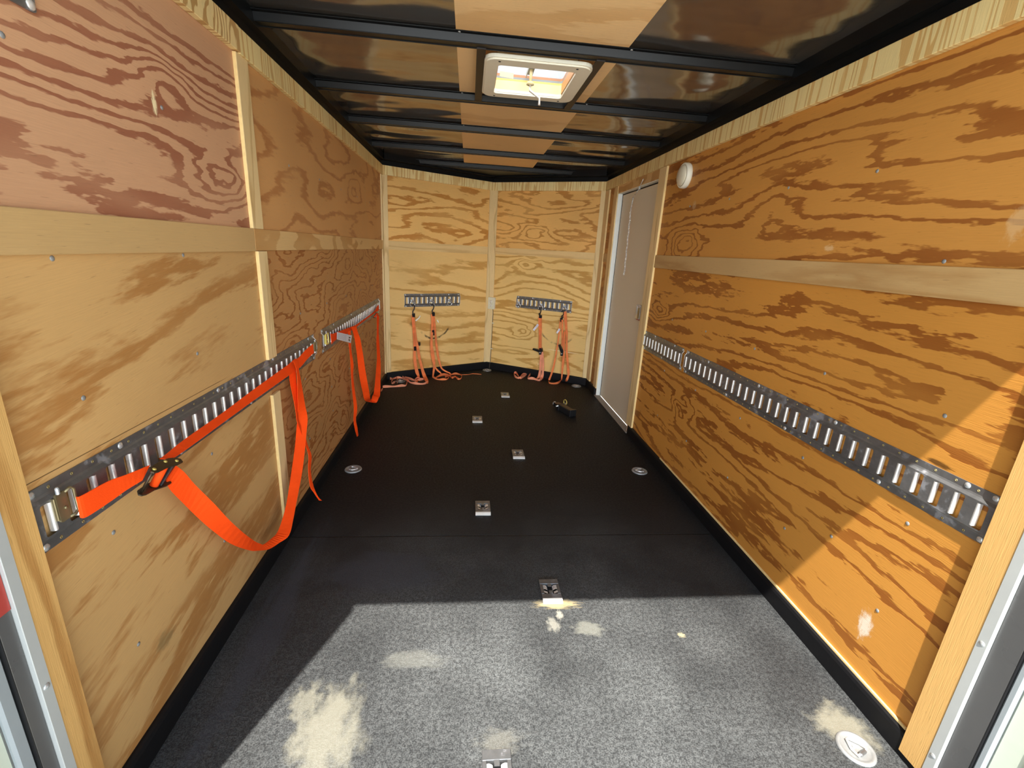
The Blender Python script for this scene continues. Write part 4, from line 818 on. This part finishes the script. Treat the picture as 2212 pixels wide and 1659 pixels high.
for lb, x, y, a in (("round steel floor anchor in shade along the right wall, under the long rail", 1.820, 1.871, math.pi),
        ('large sunlit round floor anchor by the rear right corner', 1.832, .270, math.radians(110)), ('small round floor anchor in front of the side door corner', 1.838, 3.652, math.pi),
        ('round floor anchor in the point of the nose', .979, 4.155, math.pi/2), ('round floor anchor ringed by the strap slack in the left nose corner', .139, 3.655, .3)):
    round_anchor(lb, x, y, a, b0)

# ------------------------------------------------------------------ hitch ball mount on the floor
MH = frame((1.565, 2.90, 0), (.09, -.21, 0), (.21, .09, 0)); th_ = thing('hitch_mount', 'black steel hitch draw bar with silver bolt and pin ring, lying on the floor', 'hitch', MH)
mb = MB(MH).box((-.05, -.026, .001), (.105, .026, .050), 0, .004).box((.100, -.031, .0), (.118, .031, .056), 0, .003)
mb.prism([(-.135, -.022), (-.05, -.026), (-.05, .026), (-.125, .024)], .010, .042); mb.box((-.06, -.031, 0), (-.045, .031, .054), 0, .003)
mb.build('shank', [M_['blk']], th_, MH)
MB(MH).box((-.045, -.020, .050), (.098, .020, .0515)).build('worn_top', [plain('worn_brown_steel', (.09, .06, .03), .6)], th_, MH)
mb = MB(MH @ Matrix.Translation((-.135, -.002, .026)) @ Matrix.Rotation(-math.pi/2, 4, 'Y')); mb.lathe([(.012, 0), (.012, .010), (.017, .010), (.017, .016), (.010, .018), (.010, .028), (0, .030)], (0, 0, 0), 12)
mb.build('bolt', [M_['zinc']], th_, MH)
n = 20; MB(MH).tube([(-.055+.021*math.cos(a), .040, .062+.021*math.sin(a)) for a in [2*math.pi*i/n for i in range(n)]], .0035, 8, 0, True).build('pin_ring', [M_['ygold']], th_, MH)
MB(MH).tube([(-.055, .050, .050), (-.055, -.050, .036)], .006, 10).build('hitch_pin', [M_['zinc']], th_, MH)

# ------------------------------------------------------------------ outlet and its cable on the nose wall
MO = MFR @ Matrix.Translation((.046, .648, .012)); to = thing('outlet_box', 'small beige surface outlet box with two sockets on the centre post of the nose', 'outlet', MO)
MB(MO).box((-.036, 0, 0), (.036, .118, .034), 0, .003).build('box', [M_['white']], to, MO)
pl = MB(MO).box((-.034, .002, .034), (.034, .116, .037), 0, .002).build('cover_plate', [plain('ivory_plate', lin(226, 220, 190), .4)], to, MO)
for v in (.038, .078):
    s = MB(MO).lathe([(.0165, .037), (.0160, .0395), (0, .0395)], (0, v, 0), 20, 0, 1, .95).build('socket', [M_['white']], to, MO)
    MB(MO).box((-.008, v+.001, .0395), (-.0055, v+.009, .0400)).box((.0055, v+.001, .0395), (.008, v+.009, .0400)).lathe([(.0028, .0395), (.0026, .0400), (0, .0400)], (0, v-.008, 0), 10).build('slots', [M_['blk']], s, MO)
screws(MO, [(0, .058, .037)], to, .0028)
MK = MFR @ Matrix.Translation((.052, .05, .006)); tk = thing('power_cable', 'thin brown cable clipped down the nose post from the outlet to the floor', 'cable', MK)
MB(MFR).tube(crom([[.058, .648, .020], [.060, .60, .016], [.0585, .50, .015], [.0565, .36, .015], [.055, .22, .015], [.053, .10, .018], [.050, .05, .024], [.048, .006, .024]], 4), .0032, 8).build('sheath', [plain('brown_cable', (.10, .07, .04), .5)], tk, MK)
for v in (.50, .225): MB(MFR).box((.050, v-.004, .011), (.074, v+.004, .020), 0, .002).build('clip', [M_['white']], tk, MK)

# ------------------------------------------------------------------ dome light, door latch, chain
MD = MR @ Matrix.Translation((-2.125, 1.697, 0)); td = thing('dome_light', 'round white dome light with a frosted lens on the right wall beside the door', 'lamp', MD)
MB(MD).lathe([(.066, 0), (.067, .006), (.066, .026), (.062, .030), (.055, .030), (.055, .022)], (0, 0, 0), 40).build('base', [M_['white']], td, MD)
MB(MD).lathe([(.0555, .022), (.054, .031), (.047, .040), (.030, .046), (0, .048)], (0, 0, 0), 40).build('lens', [M_['lens']], td, MD)
ML_ = MR @ Matrix.Translation((-2.585, .87, -.036)); 
lt = MB(ML_).box((-.050, -.052, 0), (.062, .052, .010), 0, .003).prism([(-.050, -.052), (-.030, -.046), (-.030, .046), (-.050, .052)], .010, .034).box((-.036, -.046, .030), (.030, .046, .036), 0, .003).build('door_latch', [M_['chrome']], dr, ML_)
MB(ML_).box((-.006, -.040, .036), (.030, .036, .0375), 0, .002).build('paddle', [M_['gold']], lt, ML_)
MB(ML_).box((-.030, -.051, .011), (.040, -.043, .034), 0, .001).build('red_button', [M_['vinyl']], lt, ML_)
MCh = MR @ Matrix.Translation((-2.90, 1.12, .02)); tc = thing('door_chain', 'thin steel safety chain with a spring hanging in front of the side door', 'chain', MCh)
path = [(-2.757, 1.764, .022), (-2.803, 1.714, .026), (-2.86, 1.685, .028), (-2.897, 1.663, .028)]
MB(MR).tube([list(p) for p in path[:2]], .0022, 6).box((-2.812, 1.702, .020), (-2.796, 1.722, .032), 0, .002).tube([(-2.812, 1.704, .026), (-2.897, 1.663, .028)], .0022, 6).build('hook', [M_['zinc']], tc, MCh)
sp = []
for i in range(120):
    a = i*2*math.pi/8; k = i/119; sp.append((-2.900-.026*k+.006*math.cos(a), 1.660-.085*k, .028+.006*math.sin(a)))
MB(MR).tube(sp, .0013, 5).build('spring', [M_['chrome']], tc, MCh)
link = None; nl = 34
for i in range(nl):
    k = i/(nl-1); u = -2.926+.022*k; v = 1.570-.452*k
    Mk = MR @ Matrix.Translation((u, v, .026+.002*math.sin(i))) @ Matrix.Rotation(math.pi/2*(i % 2), 4, 'Y') @ Matrix.Rotation(.06, 4, 'Z')
    if link is None:
        q = [(.0042*math.cos(a), .0088*math.sin(a), 0) for a in [2*math.pi*j/12 for j in range(12)]]
        link = MB(Mk).tube(q, .0013, 5, 0, True).build('link', [M_['chrome']], tc, Mk)
    else:
        c = link.copy(); COL.objects.link(c); c.parent = tc; c.matrix_basis = MW[tc.name].inverted() @ Mk

# ------------------------------------------------------------------ roof vent
cx, cy = (VX0+VX1)/2, (VY0+VY1)/2
MV = Matrix.Translation((cx, cy, ZC-.03)); tv = thing('roof_vent', 'square white crank roof vent with rounded frame in the ceiling plywood', 'vent', MV)
wx, wy = (VX1-VX0)/2, (VY1-VY0)/2
def ringprism(mb, outer, inner, z0, z1, mi=0):
    n = len(outer); vs = [(x, y, z) for z in (z0, z1) for x, y in outer]+[(x, y, z) for z in (z0, z1) for x, y in inner]
    fs = []
    for i in range(n):
        j = (i+1) % n
        fs += [(i, j, n+j, n+i), (2*n+i, 3*n+i, 3*n+j, 2*n+j), (i, 2*n+i, 2*n+j, j), (n+i, n+j, 3*n+j, 3*n+i)]
    mb.add(vs, fs, mi); return mb
oo = rounded(cx-wx-.045, cx+wx+.050, cy-wy-.055, cy+wy+.050, .045, 6); o2 = rounded(cx-wx-.038, cx+wx+.043, cy-wy-.048, cy+wy+.043, .040, 6)
ii = rounded(cx-wx+.006, cx+wx-.006, cy-wy+.006, cy+wy-.006, .016, 6)
mb = MB(); ringprism(mb, oo, ii, ZC-.042, ZC-.030); ringprism(mb, o2, ii, ZC-.047, ZC-.041); mb.build('trim_frame', [M_['white']], tv, MV)
ringprism(MB(), rounded(cx-wx+.001, cx+wx-.001, cy-wy+.001, cy+wy-.001, .014, 6), rounded(cx-wx+.006, cx+wx-.006, cy-wy+.006, cy+wy-.006, .012, 6), ZC-.030, ZC+.005).build('throat', [M_['cream']], tv, MV)
mb = MB(); mb.box((cx-wx+.004, cy-wy+.03, ZC-.036), (cx-wx+.009, cy+wy-.03, ZC+.004)); mb.box((cx+wx-.009, cy-wy+.03, ZC-.036), (cx+wx-.004, cy+wy-.03, ZC+.004)); mb.build('side_liner', [M_['amber']], tv, MV)
def layer(name, z0, z1, mat):
    return ringprism(MB(), rounded(cx-wx-.01, cx+wx+.01, cy-wy-.01, cy+wy+.01, .02, 6), rounded(cx-wx+.002, cx+wx-.002, cy-wy+.002, cy+wy-.002, .014, 6), z0, z1).build(name, [mat], tv, MV)
layer('roof_deck_edge', ZC+.005, ZC+.014, plain('yellow_wood_edge', lin(240, 205, 120), .6, .4, scale=80))
layer('flange', ZC+.014, ZC+.022, M_['gask']); layer('sealant', ZC+.022, ZC+.032, plain('brown_sealant', lin(190, 140, 105), .6, .3))
mb = MB(); A = rounded(cx-wx-.01, cx+wx+.01, cy-wy-.01, cy+wy+.01, .03, 6); B = rounded(cx-wx+.0, cx+wx-.0, cy-wy+.0, cy+wy-.0, .05, 6); n = len(A)
mb.add([(x, y, ZC+.032) for x, y in A]+[(x, y, ZC+.085) for x, y in B], [(i, (i+1) % n, n+(i+1) % n, n+i) for i in range(n)]+[tuple(range(n, 2*n))], 0)
mb.build('lid', [M_['dome']], tv, MV)
mb = MB().box((cx-.011, cy-wy+.01, ZC+.030), (cx+.011, cy+wy-.02, ZC+.034)).box((cx-.013, cy-wy+.01, ZC+.018), (cx-.010, cy+wy-.02, ZC+.034)).box((cx+.010, cy-wy+.01, ZC+.018), (cx+.013, cy+wy-.02, ZC+.034))
mb.build('lift_channel', [M_['alu']], tv, MV)
MB().tube([(cx, cy+.05, ZC+.02), (cx, cy+.066, ZC-.026)], .006, 8).lathe([(.016, ZC-.032), (.016, ZC-.024), (.010, ZC-.020)], (cx, cy+.066, 0), 16).build('gear', [M_['cream']], tv, MV)
MB().tube([(cx, cy+.066, ZC-.030), (cx, cy+.060, ZC-.055), (cx+.040, cy+.040, ZC-.085), (cx+.040, cy+.038, ZC-.112)], [.005, .005, .0045, .0055], 8).build('crank', [M_['lip']], tv, MV)
MB().add([(cx-wx+.03, cy+wy-.002, ZC+.020), (cx-wx+.09, cy+wy-.002, ZC+.016), (cx-wx+.09, cy+wy-.004, ZC+.036), (cx-wx+.03, cy+wy-.004, ZC+.040)], [(0, 1, 2, 3)]).build('sticker', [M_['cream']], tv, MV)
down = Matrix(((1, 0, 0, 0), (0, -1, 0, 0), (0, 0, -1, 0), (0, 0, 0, 1)))
for sx in (-1, 1):
    for sy in (-1, 1):
        p = Matrix.Translation((cx+sx*(wx-.01), cy+sy*(wy+.028), ZC-.047)) @ down
        screw_mb(p, 0, 0, 0, .004).build('screw', [M_['blk']], tv, p)
for x in (cx-wx-.075, cx+wx+.045):
    TN[0] += 1; struct(MB().box((x, 1.325, ZC-.036), (x+.032, 1.915, ZC-.031)).build('trim_%d' % TN[0], [plain('dark_brown_brace_%d' % TN[0], (.02, .015, .013), .5)]))

# ------------------------------------------------------------------ metal plate, rear left of the picture
MP = ML @ Matrix.Translation((.335, 1.588, 0)); tp = thing('metal_plate', "grey metal plate with white outline on the left wall, at the picture's top left corner", 'plate', MP)
MB(MP).prism(rounded(0, .128, 0, .12, .006), 0, .004).build('backing', [M_['galv']], tp, MP)
ringprism(MB(MP), rounded(.018, .110, .018, .104, .002, 2), rounded(.024, .104, .024, .098, .002, 2), .004, .0052).build('white_outline', [M_['white']], tp, MP)
screws(MP, [(.118, .010, .004), (.010, .010, .004), (.118, .110, .004), (.010, .110, .004)], tp, .007, 'lip')
